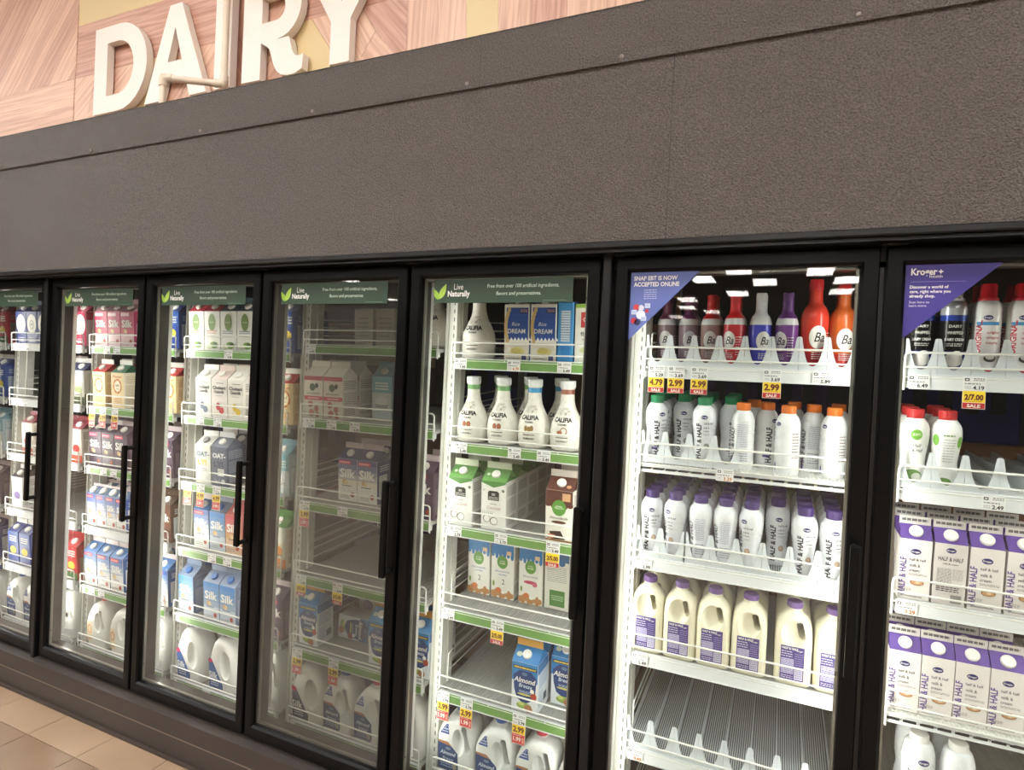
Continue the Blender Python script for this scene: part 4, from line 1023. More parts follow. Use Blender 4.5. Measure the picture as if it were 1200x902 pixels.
def art_oatly(front, ink, ly):
    def f(a, w, h):
        a.rect(-w/2+.0005, .0005, w/2-.0005, h-.0005, front, 0)
        a.text('OAT-', 0, h*.72, .026, ink, 2, w*.84, bold=.05); a.text('LY!', -.004, h*.50, .028, ly, 2, w*.62, bold=.06); a.rect(-w*.1, h*.26, w*.3, h*.44, (230,230,226), 1); a.lines(-w*.08, h*.28, w*.28, h*.42, 4, INK, 2, .4)
        a.oval(w*.24, h*.12, .010, .010, (200,200,204), 2); a.poly([(-w*.34, h*.18), (-w*.1, h*.10), (w*.06, h*.20), (-w*.1, h*.06)], (210,210,214), 2)
    return f
def art_oat(a, w, h):
    a.rect(-w/2+.0005, .0005, w/2-.0005, h-.0005, (238,214,164), 0)
    for k in range(22):
        an = 2*math.pi*k/22; a.oval(.026*math.cos(an), h*.62+.030*math.sin(an), .0055, .0045, ((206,120,60), (222,160,80), (190,90,60))[k % 3], 2, 8)
    a.oval(0, h*.62, .020, .024, (248,238,206), 1); a.text('OAT', 0, h*.61, .014, (60,44,36), 3, .028, bold=.03); a.text('milk', 0, h*.53, .008, (60,44,36), 3, .018)
    a.text('Planet', 0, h*.86, .015, (196,90,60), 3, w*.7, bold=.02, shear=.2); a.lines(-w*.3, h*.10, w*.3, h*.30, 4, (190,120,70), 2, .4)
def art_pinkwhite(nm):
    def f(a, w, h):
        a.rect(-w/2+.0005, h*.90, w/2-.0005, h-.0005, (186,84,92), 0); a.oval(-.004, h*.74, .014, .014, (84,100,74), 2); a.oval(.016, h*.78, .008, .009, (60,70,60), 3); a.text(nm, 0, h*.58, .009, (90,80,76), 2, w*.68, bold=.01)
        a.rect(-w/2+.0005, h*.44, w/2-.0005, h*.53, (206,92,100), 1); a.lines(-w*.3, h*.46, w*.3, h*.51, 1, (246,220,220), 2, .5)
        for u, v, s_ in ((-.014, .34, .010), (.014, .24, .009), (-.010, .14, .011), (.018, .10, .008)): a.oval(u, h*v, s_, s_*1.1, (196,116,96), 2); a.ring(u, h*v, s_*1.2, s_*1.3, .0012, (120,96,84), 3)
    return f
def art_disc(c, num):
    def f(a, w, h):
        a.rect(-w/2+.0005, .0005, w/2-.0005, h-.0005, c, 0); a.oval(0, h*.62, w*.42, h*.30, WHITE, 1, 22); a.ring(0, h*.60, .018, .022, .003, (90,84,96), 3); a.text(num, 0, h*.575, .013, (60,56,66), 3, .020, bold=.03); a.lines(-w*.3, h*.06, w*.3, h*.22, 3, (220,220,230), 2, .4)
    return f
def art_generic(c, top, blob):
    def f(a, w, h):
        a.rect(-w/2+.0005, h*.62, w/2-.0005, h-.0005, top, 0); a.rect(-w/2+.0005, .0005, w/2-.0005, h*.22, c, 0); a.lines(-w*.34, h*.68, w*.34, h*.88, 3, WHITE, 2, .5); a.oval(0, h*.42, w*.30, h*.12, blob, 2); a.lines(-w*.3, h*.26, w*.3, h*.34, 2, INK, 3, .4)
    return f

HG = dict(w=.088, d=.088, hb=.160, roof=.034, fin=.022)
QT = dict(w=.066, d=.066, hb=.150, roof=.030, fin=.020)
def G(front, side=WHITE, roofc=None, finc=None, capc=WHITE, right=None, roofart=None, size=HG, name='milk_carton', **k):
    return lambda: gable(name, side=side, roofc=roofc or side, finc=finc, capc=capc, front=front, right=right, roofart=roofart, **size, **k)
def fin_print(fn):   # small print on the top seal of a carton
    def g():
        r = fn(); s = [c for c in r.children if c.name.startswith('top_seal')][0]; y = min(v.co.y for v in s.data.vertices); z0 = min(v.co.z for v in s.data.vertices)
        a = Art(lambda u, v, h: (u, y-h, z0+v), 9); a.lines(-.028, .008, .026, .016, 1, (110,108,108), 1, .8); a.build('seal_print', r); return r
    return g
BRICKD = dict(w=.086, d=.060)
KINDS = {
 'half_green': lambda: half_bottle('g', (34,132,84), 0), 'half_green_b': lambda: half_bottle('g', (34,132,84), 1),
 'half_orange': lambda: straight_bottle((222,120,44), 3), 'half_orange_b': lambda: straight_bottle((222,120,44), 4), 'half_orange_c': lambda: straight_bottle((222,120,44), 1),
 'half_purple': lambda: half_bottle('p', (66,44,110), 0), 'half_purple_b': lambda: half_bottle('p', (66,44,110), 2), 'half_purple_c': lambda: half_bottle('p', (66,44,110), 3),
 'sleeve_grey': lambda: sleeve_bottle((128,108,110), (92,40,66), (196,192,190)), 'sleeve_plum': lambda: sleeve_bottle((136,116,126), (104,44,88), (188,182,186), twist=.006),
 'sleeve_redgrey': lambda: sleeve_bottle((150,120,116), (196,30,34), (206,202,198)), 'sleeve_red': lambda: sleeve_bottle((186,52,62), (206,30,34), (226,226,222), twist=-.014),
 'sleeve_blue': lambda: sleeve_bottle((62,66,170), (206,208,214), (222,220,218), twist=.010), 'sleeve_purple': lambda: sleeve_bottle((112,66,132), (96,50,120), (206,202,210), twist=-.018),
 'sleeve_big_red': lambda: sleeve_bottle((206,60,44), (200,26,36), (232,230,224), 1.17, .008, (170,34,44)), 'sleeve_big_amber': lambda: sleeve_bottle((196,92,40), (200,26,36), (232,230,224), 1.1, .004, (180,50,44)),
 'sleeve_orange': lambda: sleeve_bottle((216,150,70), (226,150,50), (226,214,190), 1.06),
 'can_dark': lambda: cream_can('dark'), 'can_white': lambda: cream_can('white'),
 'red_cap_bottle': lambda: bottle('creamer_bottle', [(.008, 0)]+prof_half(.064), (240,240,236), .0185, .166, .020, (196,50,50),
     lambda a, rm: (a.oval(.0, .125, .012, .013, (112,168,60), 2), a.lines(-.008, .122, .008, .129, 2, WHITE, 4, .4), a.text('Half', .002, .094, .011, (120,118,116), 2, .018, shear=.2), a.text('& Half', .004, .082, .011, (120,118,116), 2, .026, shear=.2), a.oval(-.004, .022, .024, .016, (110,150,80), 2), a.oval(.006, .020, .012, .010, (222,226,214), 3)), ),
 'red_cap_bottle_b': lambda: bottle('creamer_bottle', [(.008, 0)]+prof_half(.064), (240,240,236), .0185, .166, .020, (196,50,50),
     lambda a, rm: (a.lines(-.012, .060, .014, .120, 9, (170,172,170), 2, .3), a.lines(-.012, .124, .014, .130, 1, (120,150,90), 2, .6), a.oval(-.028, .115, .008, .014, (112,168,60), 2), a.oval(.026, .112, .008, .014, (112,168,60), 2), a.oval(-.006, .014, .018, .010, (110,150,80), 2))),
 'quart': fin_print(G(art_quart, (236,230,226), (92,62,150), (234,228,224), size=QT, name='cream_carton', roofart=roof_q, right=art_side_print())),
 'quart_back': fin_print(G(art_quart_back, (222,216,212), (92,62,150), (222,216,212), size=QT, name='cream_carton', roofart=roof_q, right=art_side_print())),
 'tall': tall_bottle,
 'carafe_green': lambda: carafe((120,170,110), 'almond'), 'carafe_blue': lambda: carafe((70,150,200), 'nut', text2='ALMOND'), 'carafe_brown': lambda: carafe((150,96,78), 'coconut', text2='COCONUT'),
 'carafe_big': lambda: carafe((120,120,110), 'none', 1.06, text2='ALMONDMILK'),
 'rice': lambda: brick('rice_drink_carton', .086, .060, .180, (232,228,216), (225,220,210), art_rice, lambda a, d, h: (a.rect(-d/2+.001, .001, d/2-.001, h-.001, (60,140,200), 0), a.rect(-d*.3, h*.35, d*.2, h*.86, (190,210,224), 1), a.lines(-d*.3, h*.36, d*.2, h*.85, 10, (90,110,150), 2, .3))),
 'rice_side': lambda: brick('rice_drink_carton', .050, .086, .185, (70,150,208), (60,130,190), lambda a, w, h: (a.rect(-w*.3, h*.35, w*.3, h*.86, (206,222,232), 1), a.lines(-w*.3, h*.36, w*.3, h*.85, 12, (60,80,130), 2, .3), a.rect(-w*.3, h*.08, w*.3, h*.30, (50,130,200), 1)), capc=WHITE),
 'good': lambda: brick('flax_drink_carton', .080, .062, .180, (222,222,212), (140,180,70), lambda a, w, h: (a.rect(-w/2+.001, h*.93, w/2-.001, h-.001, (140,180,70), 0), a.rect(-w*.26, h*.60, w*.46, h*.86, (186,60,64), 1), a.text('GOOD', w*.10, h*.70, .018, WHITE, 3, .044, bold=.03), a.text('flax', -.006, h*.46, .018, INK, 3, .030, bold=.01), a.text('+protein', .002, h*.38, .010, INK, 3, .036), a.oval(0, h*.22, .024, .010, (200,206,150), 2))),
 'st_brick': lambda: brick('almond_drink_carton', .086, .070, .195, (232,230,220), (60,110,150), art_st_brick(False), art_side_print()), 'st_brick_pink': lambda: brick('almond_drink_carton', .086, .070, .195, (232,230,220), (60,110,150), art_st_brick(True), art_side_print()),
 'st_brick_back': lambda: brick('almond_drink_carton', .086, .070, .195, (226,224,212), (60,110,150), art_st_back, art_side_print()),
 'coco': G(art_coco, (232,232,226), (92,140,76), (196,204,180), right=art_side_print((96,96,90)), roofart=lambda a, w, l: (a.rect(-w/2+.001, .001, w/2-.001, l*.3, (104,158,80), 0), a.oval(-w*.32, l*.5, .006, .006, (200,214,190), 1)), name='coconut_milk_carton'),
 'choc': G(art_choc, (236,232,222), (92,50,40), (214,206,196), right=art_side_print(), name='almond_milk_carton', roofart=lambda a, w, l: a.oval(w*.3, l*.3, .008, .006, (206,150,110), 1)),
 'breeze': G(art_breeze, (226,230,234), (46,128,190), (226,170,84), right=side_breeze, name='almond_milk_carton', roofart=roof_breeze),
 'silk_navy': G(art_silk((52,64,128), (226,220,206), (206,44,84)), (228,226,222), (44,52,110), (226,206,206), right=side_block((48,62,120)), name='soy_milk_carton'),
 'silk_blue': G(art_silk((56,98,170), (220,222,222), (214,60,60)), (228,226,222), (70,120,180), (236,220,220), right=side_block((56,92,150)), name='soy_milk_carton'),
 'silk_sky': G(art_silk((64,130,200), (150,170,190), None), (190,200,212), (120,140,170), right=side_block((110,124,150), (150,160,180)), name='soy_milk_carton', capc=(60,110,180)),
 'silk_pink': G(art_silk((186,30,76), (196,84,104), (236,200,206)), (222,190,194), (206,160,170), right=side_block((176,60,96), (206,180,186)), name='soy_milk_carton'),
 'silk_plum': G(art_silk((72,54,78), (96,80,98), (222,70,110)), (86,66,88), (80,62,84), (206,190,196), right=side_block((76,58,80), (120,104,120)), name='soy_milk_carton'),
 'silk_rose': G(art_silk((206,90,104), (206,160,110), None), (214,180,150), (206,110,110), right=side_block((196,110,110)), name='soy_milk_carton'),
 'silk_brown': G(art_silk((84,54,40), (110,72,52), None), (90,60,46), (70,46,36), right=side_block((90,60,46)), name='soy_milk_carton'),
 'silk_quart': G(art_silk((44,74,160), (206,206,216), (222,70,80)), (226,224,222), (90,120,160), (220,200,204), right=side_block((60,90,160)), size=dict(w=.067, d=.067, hb=.150, roof=.028, fin=.012), name='soy_milk_carton', capr=.017),
 'ellipse_red': G(art_ellipse((216,150,130)), (236,236,228), (196,56,76), right=art_side_print(), name='plant_milk_carton'), 'ellipse_teal': G(art_ellipse((140,150,160)), (232,234,228), (40,84,104), right=art_side_print(), name='plant_milk_carton'),
 'chob_blue': G(art_chob((120,130,150)), (234,232,226), right=art_side_print(), name='oat_milk_carton'), 'chob_red': G(art_chob((206,70,80)), (234,228,222), (236,214,206), right=art_side_print(), name='oat_milk_carton'), 'chob_yellow': G(art_chob((226,196,70)), (234,230,220), right=art_side_print(), name='oat_milk_carton'),
 'oatly_light': G(art_oatly((216,216,206), (84,108,128), (214,196,96)), (216,216,208), (226,226,222), capc=(150,150,150), right=art_side_print(), name='oat_milk_carton'),
 'oatly_dark': G(art_oatly((92,100,118), (226,226,230), (50,60,90)), (92,100,118), (110,118,134), (226,226,228), right=art_side_print((170,176,190)), name='oat_milk_carton'),
 'oat_red': G(art_oat, (226,196,150), (176,44,44), (226,226,220), capc=(230,230,226), right=art_side_print((170,120,80)), name='oat_milk_carton'), 'oat_green': G(art_oat, (232,222,200), (50,104,76), (232,232,226), right=art_side_print((180,160,130)), name='oat_milk_carton'),
 'pinkwhite': G(art_pinkwhite('protein'), (222,214,200), (226,220,208), right=art_side_print(), name='nut_milk_carton', capc=None, ), 
 'disc_blue': G(art_disc((52,64,130), '27'), (60,70,130), (52,60,120), right=art_side_print((190,190,200)), name='milk_carton'), 'disc_pink': G(art_disc((196,60,96), '22'), (226,214,214), (206,80,110), right=lambda a, d, h: (a.rect(-d/2+.001, h*.76, d/2-.001, h-.001, (196,44,80), 0), a.lines(-d*.35, h*.1, d*.3, h*.7, 12, (190,150,150), 2, .3)), name='milk_carton'),
 'navy_white': G(art_generic((80,90,60), (206,210,212), (160,170,120)), (206,204,196), (34,40,90), WHITE, right=lambda a, d, h: (a.rect(-d/2+.001, .001, d/2-.001, h*.3, (110,120,80), 0), a.lines(-d*.3, h*.4, d*.3, h*.9, 8, (160,160,150), 2, .3)), name='milk_carton'),
 'redbrick': G(art_generic((200,70,50), (232,226,214), (200,60,60)), (232,222,210), (150,60,76), right=art_side_print(), name='milk_carton'),
 'red_carton': G(art_generic((60,110,60), (186,36,48), (226,190,60)), (190,40,52), (176,30,44), right=side_block((186,40,50), (150,130,110)), name='milk_carton'),
 'blue_carton': G(art_generic((40,70,150), (40,84,160), (226,200,80)), (44,72,150), (40,60,130), WHITE, right=side_block((44,66,140), (170,180,200)), name='milk_carton'),
 'white_violet': G(art_generic((226,226,230), (232,232,232), (110,84,160)), (214,214,214), (70,64,70), (226,224,224), right=art_side_print(), name='milk_carton'),
 'green_orange': G(art_generic((206,130,60), (222,226,214), (206,130,50)), (216,210,190), (90,150,80), right=art_side_print((180,130,80)), name='milk_carton'),
 'pale_blue': G(art_generic((190,206,216), (130,180,196), (226,226,226)), (206,212,214), (130,170,186), right=side_block((168,186,196), (214,218,220)), name='milk_carton'),
 'pale_box': lambda: brick('white_drink_carton', .086, .070, .140, (214,208,180), (206,200,176), lambda a, w, h: a.lines(-w*.3, h*.2, w*.3, h*.8, 5, (180,176,150), 1, .3), capc=None),
 'jug_cream': lambda: square_jug('cream_jug', .0895, .0895, .214, (238,232,206), (118,86,152), art_jugpurple),
 'jug_blue': lambda: wide_jug('almond_milk_jug', .138, .100, .222, (226,226,222), (58,104,170), art_jugblue), 'jug_red': lambda: wide_jug('almond_milk_jug', .138, .100, .222, (226,226,222), (196,50,72), art_jugblue),
 'jug_silk': lambda: wide_jug('soy_milk_jug', .146, .100, .232, (228,226,220), (70,70,84), art_jugsilk(), True), 'jug_silk_dark': lambda: wide_jug('soy_milk_jug', .146, .100, .232, (222,220,214), (190,190,190), art_jugsilk((70,76,100)), True),
 'jug_oat': lambda: wide_jug('oat_milk_jug', .138, .100, .226, (226,224,216), (206,90,80), lambda a, w, h: (a.rect(-w*.44, h*.10, -w*.18, h*.52, (236,214,180), 0), a.ring(-w*.31, h*.36, .014, .020, .004, (196,120,60), 2), a.text('OAT', -w*.31, h*.14, .012, (150,90,60), 2, .028))),
 'jug_teal': lambda: wide_jug('soy_milk_jug', .138, .100, .240, (230,230,224), (60,140,130), lambda a, w, h: (a.rect(-w*.1, h*.42, w*.2, h*.50, (70,64,58), 1), a.lines(-w*.4, h*.1, w*.0, h*.3, 4, (150,150,150), 1, .4))),
}
_P = {}
def product(kind):
    if kind not in _P: _P[kind] = KINDS[kind](); return _P[kind]
    return copy_tree(_P[kind])
ROWS = {}
def put(kind, b_, r, X, yf=.178, desc='', cat='carton', grp=None, rz=0, deep=0, z=0, tilt=True, dy=None):
    """stand a product on a shelf of bay b_; deep: extra copies behind it, lined up on the shelf"""
    for k in range(deep+1):
        o = product(kind); step = dy or {'bottle': .068, 'can': .060, 'jug': .108, 'carton': .094}[cat]
        y = yf+k*step; o.location = (X, y, deck(b_, r)+(y-SY)*TAN+.001+z); o.rotation_euler = (SLOPE if tilt else 0, 0, rz)
        ROWS.setdefault((b_, r), []).append((k if yf < .23 else 1+k, X, o, desc, cat, grp, y))

# ---------------------------------------------------------------- stocking the shelves
L5 = [SX[5]+.0013+LP*(k+.5)+(0) for k in range(9)]
L6 = [SX[6]+.0013+LP*(k+.5) for k in range(9)]
TZ = .005
# sixth door, top shelf: sleeved creamers
for k, (kd, y, dp, ds) in enumerate([('sleeve_grey', .262, 1, 'grey sleeved creamer with dark plum cap'), ('sleeve_plum', .250, 1, 'mauve grey sleeved creamer with plum cap'), ('sleeve_redgrey', .222, 1, 'grey labelled creamer with red neck'),
        ('sleeve_red', .180, 1, 'red creamer with pale round label'), ('sleeve_blue', .180, 1, 'blue creamer with white round label'), ('sleeve_purple', .180, 1, 'purple creamer with pale label'),
        ('sleeve_big_red', .180, 1, 'large red orange creamer, white round label'), ('sleeve_big_amber', .180, 1, 'amber red creamer with white round label')]):
    put(kd, 5, 0, L5[k]+.002, y, ds, 'bottle', 'sleeved creamer bottles', z=TZ, deep=dp, dy=.068)
put('sleeve_orange', 5, 0, L5[0]+.004, .400, 'creamer with orange yellow neck', 'bottle', 'sleeved creamer bottles', z=TZ)
# second shelf: green caps in lanes, orange caps loose
put('half_green_b', 5, 1, L5[0], .178, 'white bottle with green cap', 'bottle', 'green capped bottles', z=TZ, deep=3, dy=.066)
put('half_green', 5, 1, L5[1], .250, 'white bottle with green cap', 'bottle', 'green capped bottles', z=TZ, deep=2, dy=.066)
put('half_green', 5, 1, L5[2], .178, 'white bottle with green cap', 'bottle', 'green capped bottles', z=TZ, deep=3, dy=.066)
put('half_green_b', 5, 1, L5[3], .250, 'white bottle with green cap', 'bottle', 'green capped bottles', z=TZ, deep=2, dy=.066)
for kd, x, y in (('half_orange', 2.842, .190), ('half_orange_c', 2.903, .244), ('half_orange_b', 2.956, .180), ('half_orange', 3.020, .250), ('half_orange_b', 3.066, .190), ('half_orange', 3.131, .178),
                 ('half_orange_c', 2.865, .305), ('half_orange', 2.972, .312), ('half_orange_b', 3.085, .320), ('half_orange_c', 3.145, .250)):
    put(kd, 5, 1, x, y, 'white bottle with orange cap', 'bottle', 'orange capped bottles')
# third shelf: purple caps, five deep
for k in range(8):
    y = .178 if k != 5 else .246; x = L5[k]+(.004 if k > 1 else 0)
    put(('half_purple', 'half_purple_b', 'half_purple_c', 'half_purple_c', 'half_purple_b', 'half_purple', 'half_purple', 'half_purple', 'half_purple_b')[k], 5, 2, x, y, 'white bottle with purple cap', 'bottle', 'purple capped bottles', z=TZ, deep=4 if k != 5 else 3, dy=.067)
for x, dp in zip((2.612, 2.703, 2.794, 2.887, 2.996, 3.090), (2,)*6):
    put('jug_cream', 5, 3, x, .172, 'cream jug with purple cap and label', 'jug', 'cream half gallon jugs', deep=dp, dy=.094)
# seventh door
for kd, k, ds in (('can_dark', 0, 'blue and black whipped cream can'), ('can_dark', 1, 'blue and black whipped cream can'), ('can_white', 2, 'white whipped topping can, red cap'), ('can_white', 3, 'white whipped topping can, red cap')):
    put(kd, 6, 0, L6[k], .178, ds, 'can', 'whipped cream cans', z=TZ, deep=1, dy=.064)
for k, kd in ((0, 'red_cap_bottle'), (1, 'red_cap_bottle_b')): put(kd, 6, 1, L6[k], .178, 'white bottle with red cap', 'bottle', 'red capped bottles', z=TZ, deep=2, dy=.067)
for x, kd in ((3.254, 'quart'), (3.325, 'quart_back'), (3.396, 'quart'), (3.467, 'quart')): put(kd, 6, 2, x, .178, 'white carton with purple roof' + (', nutrition side showing' if kd == 'quart_back' else ''), 'carton', 'purple roofed cartons', deep=2, dy=.072)
for x in (3.244, 3.312, 3.380, 3.448): put('quart', 6, 3, x, .178, 'white carton with purple roof', 'carton', 'purple roofed cartons', deep=2, dy=.072)
for x in (3.288, 3.368): put('tall', 6, 4, x, .178, 'tall white whipping cream bottle', 'bottle', 'whipping cream bottles', deep=1, dy=.080)
# fifth door
put('carafe_big', 4, 0, 1.996, .176, 'large white almond milk carafe', 'bottle', None)
for x in (2.158, 2.249): put('rice', 4, 0, x, .178, 'blue rice drink carton', 'carton', 'rice drink cartons', deep=1, dy=.068)
put('rice_side', 4, 0, 2.322, .178, 'narrow blue side of rice drink carton', 'carton'); put('good', 4, 0, 2.392, .178, 'white flax drink carton, red patch', 'carton', 'flax drink cartons', deep=1, dy=.07)
for kd, x, c in (('carafe_green', 1.991, 'green'), ('carafe_green', 2.102, 'green'), ('carafe_blue', 2.213, 'blue'), ('carafe_brown', 2.324, 'brown'), ('carafe_brown', 2.435, 'brown')): put(kd, 4, 1, x, .176, 'white carafe bottle with %s neck band' % c, 'bottle', 'white carafe bottles')
for kd, x in (('carafe_green', 2.045), ('carafe_green', 2.157), ('carafe_blue', 2.268), ('carafe_blue', 2.380)): put(kd, 4, 1, x, .276, 'white carafe bottle', 'bottle', 'white carafe bottles')
put('coco', 4, 2, 1.982, .180, 'green roofed coconut milk carton', 'carton', 'green roofed coconut cartons', deep=3, dy=.091); put('coco', 4, 2, 2.102, .184, 'green roofed coconut milk carton', 'carton', 'green roofed coconut cartons', deep=4, dy=.091)
put('choc', 4, 2, 2.330, .176, 'brown roofed almond milk carton', 'carton', 'brown roofed cartons', deep=1)
for kd, x in (('st_brick', 1.995), ('st_brick', 2.087), ('st_brick_pink', 2.192), ('st_brick_back', 2.286)): put(kd, 4, 3, x, .315, {'st_brick': 'blue topped almond drink carton', 'st_brick_pink': 'blue topped carton with pink stripe', 'st_brick_back': 'blue topped carton showing its back'}[kd], 'carton', 'blue topped drink cartons', deep=1, dy=.075)
put('breeze', 4, 4, 2.243, .178, 'blue almond milk carton, orange seal', 'carton', 'blue almond milk cartons', deep=2, dy=.092); put('breeze', 4, 4, 2.345, .262, 'blue almond milk carton, orange seal', 'carton', 'blue almond milk cartons', deep=2, dy=.092)
put('pinkwhite', 4, 4, 2.030, .640, 'pale nut milk carton at the back', 'carton')
for kd, x, c in (('jug_blue', 2.004, 'blue'), ('jug_blue', 2.146, 'blue'), ('jug_red', 2.289, 'red'), ('jug_blue', 2.431, 'blue')): put(kd, 4, 5, x, .176, 'white handled jug with %s cap' % c, 'jug', 'white handled jugs', deep=1)
# fourth door (hazy, dim)
for x in (1.46, 1.56, 1.70, 1.80): put('pale_box', 3, 0, x, .30, 'pale low drink carton', 'carton', 'pale low cartons')
for x in (1.340, 1.432): put('pinkwhite', 3, 1, x, .178, 'white carton with red band', 'carton', 'white cartons with red band', deep=1)
for x in (1.56, 1.66): put('pale_blue', 3, 1, x, .30, 'pale blue carton', 'carton', 'pale blue cartons')
for x in (1.462, 1.552): put('silk_navy', 3, 2, x, .245, 'navy soy milk carton, pink badge', 'carton', 'navy soy milk cartons', deep=1)
put('breeze', 3, 4, 1.342, .200, 'blue almond milk carton, orange seal', 'carton', 'blue almond milk cartons'); put('breeze', 3, 4, 1.668, .200, 'blue almond milk carton, orange seal', 'carton', 'blue almond milk cartons')
o = product('breeze'); o.location = (1.400, .300, deck(3, 4)+.012); o.rotation_euler = (R(4), R(90), R(6)); o.location.z += .044
tag(o, 'blue almond milk carton lying on its side, fifth shelf, fourth door', 'carton', 'blue almond milk cartons')
for x in (1.42, 1.53): put('white_violet', 3, 4, x, .46, 'pale grey carton', 'carton', 'pale grey cartons')
for kd, x, ds in (('jug_silk_dark', 1.371, 'white looped jug, slate label'), ('jug_blue', 1.514, 'white handled jug, blue cap'), ('jug_red', 1.655, 'white handled jug, red cap')): put(kd, 3, 5, x, .176, ds, 'jug', 'white handled jugs')
put('carafe_big', 3, 0, 1.822, .180, 'white almond milk carafe', 'bottle'); put('silk_plum', 3, 2, 1.834, .180, 'plum soy milk carton', 'carton', 'plum soy milk cartons', deep=1); put('breeze', 3, 4, 1.834, .200, 'blue almond milk carton, orange seal', 'carton', 'blue almond milk cartons', deep=1); put('jug_silk', 3, 5, 1.804, .176, 'white looped jug, blue label', 'jug', 'white handled jugs')
put('oat_red', 2, 1, 1.196, .180, 'cream oat milk carton, red roof', 'carton', 'cream oat milk cartons', deep=1)
# third door
for kd, x, ds in (('ellipse_red', .697, 'white carton, green oval, red roof'), ('ellipse_red', .790, 'white carton, green oval, red roof'), ('ellipse_teal', .883, 'white carton, green oval, teal roof'), ('ellipse_teal', .976, 'white carton, green oval, teal roof')): put(kd, 2, 0, x, .178, ds, 'carton', 'green oval cartons', deep=1)
for x in (1.100, 1.191): put('blue_carton', 2, 0, x, .180, 'blue milk carton', 'carton', 'blue milk cartons', deep=1)
for kd, x, c in (('chob_blue', .755, 'grey'), ('chob_red', .848, 'red'), ('chob_yellow', .941, 'yellow')): put(kd, 2, 1, x, .178, 'white oat milk carton with %s art' % c, 'carton', 'white oat milk cartons', deep=1)
put('oatly_light', 2, 2, .770, .178, 'pale grey oat milk carton', 'carton', 'grey oat milk cartons', deep=1); put('oatly_dark', 2, 2, .864, .178, 'slate oat milk carton', 'carton', 'grey oat milk cartons', deep=1)
for x in (1.100, 1.191): put('pale_blue', 2, 2, x, .180, 'pale blue carton', 'carton', 'pale blue cartons')
for kd, x, ds in (('silk_blue', .742, 'blue soy milk carton'), ('silk_sky', .836, 'sky blue soy milk carton'), ('silk_rose', .928, 'rose and tan soy milk carton')): put(kd, 2, 3, x, .205, ds, 'carton', 'soy milk cartons')
for x in (1.100, 1.191): put('green_orange', 2, 3, x, .180, 'green and orange carton', 'carton', 'green and orange cartons')
for x in (.700, .850, .942): put('silk_sky', 2, 4, x, .178, 'sky blue soy milk carton', 'carton', 'soy milk cartons', deep=1)
for x in (1.100, 1.191): put('silk_plum', 2, 4, x, .180, 'plum soy milk carton', 'carton', 'plum soy milk cartons')
for x in (.735, .925): put('jug_silk', 2, 5, x, .176, 'white looped jug, blue label', 'jug', 'white looped jugs', deep=1)
put('jug_teal', 2, 5, 1.170, .176, 'white handled jug, teal cap', 'jug')
# second door
for x in (.070, .162, .254): put('silk_pink', 1, 0, x, .178, 'pink soy milk carton', 'carton', 'pink soy milk cartons', deep=1)
for x in (.454, .545): put('blue_carton', 1, 0, x, .180, 'blue milk carton', 'carton', 'blue milk cartons')
put('oat_red', 1, 1, .072, .178, 'cream oat milk carton, red roof', 'carton', 'cream oat milk cartons', deep=1); put('oat_green', 1, 1, .205, .178, 'cream oat milk carton, green roof', 'carton', 'cream oat milk cartons', deep=1)
for x in (.454, .545): put('oat_red', 1, 1, x, .180, 'cream oat milk carton, red roof', 'carton', 'cream oat milk cartons')
for x in (.062, .153, .244, .454, .545): put('silk_plum', 1, 2, x, .178, 'plum soy milk carton', 'carton', 'plum soy milk cartons', deep=1)
for k in range(4): put('silk_quart', 1, 3, .052+.070*k, .178, 'small blue soy milk carton', 'carton', 'small blue soy milk cartons', deep=1, dy=.072)
for x in (.454, .545): put('silk_brown', 1, 3, x, .180, 'brown chocolate milk carton', 'carton', 'brown cartons')
for x in (.062, .156, .250, .454, .545): put('silk_blue', 1, 4, x, .178, 'blue soy milk carton', 'carton', 'blue soy milk cartons', deep=1)
put('jug_oat', 1, 5, .120, .176, 'white jug with orange oat label', 'jug', 'oat jugs'); put('jug_oat', 1, 5, .285, .176, 'white jug with orange oat label', 'jug', 'oat jugs'); put('jug_teal', 1, 5, .522, .176, 'white handled jug, teal cap', 'jug')
# first door
for x in (-.565, -.473, -.381): put('disc_blue', 0, 0, x, .178, 'blue carton with white disc', 'carton', 'blue cartons with white disc')
for x in (-.176, -.085): put('disc_pink', 0, 0, x, .180, 'pink and white milk carton', 'carton', 'pink and white cartons')
for x in (-.45, -.36): put('silk_navy', 0, 1, x, .32, 'navy soy milk carton', 'carton', 'navy soy milk cartons')
for x in (-.176, -.085): put('navy_white', 0, 1, x, .180, 'white milk carton, navy roof', 'carton', 'navy roofed cartons')
for x in (-.48, -.176, -.085): put('redbrick', 0, 2, x, .180, 'white carton with red base', 'carton', 'white cartons with red base')
put('white_violet', 0, 3, -.545, .178, 'white carton, violet mark, dark roof', 'carton'); put('white_violet', 0, 3, -.10, .42, 'white carton, violet mark, dark roof', 'carton')
put('blue_carton', 0, 4, -.560, .178, 'blue milk carton', 'carton', 'blue milk cartons', deep=1)
put('blue_carton', 0, 4, -.462, .178, 'blue milk carton', 'carton', 'blue milk cartons')
for x in (-.176, -.085): put('red_carton', 0, 4, x, .180, 'red milk carton', 'carton', 'red milk cartons')
for x in (-.535, -.390): put('jug_blue', 0, 5, x, .176, 'white handled jug, blue label', 'jug', 'white handled jugs')
put('jug_teal', 0, 5, -.114, .176, 'white handled jug, teal cap', 'jug')
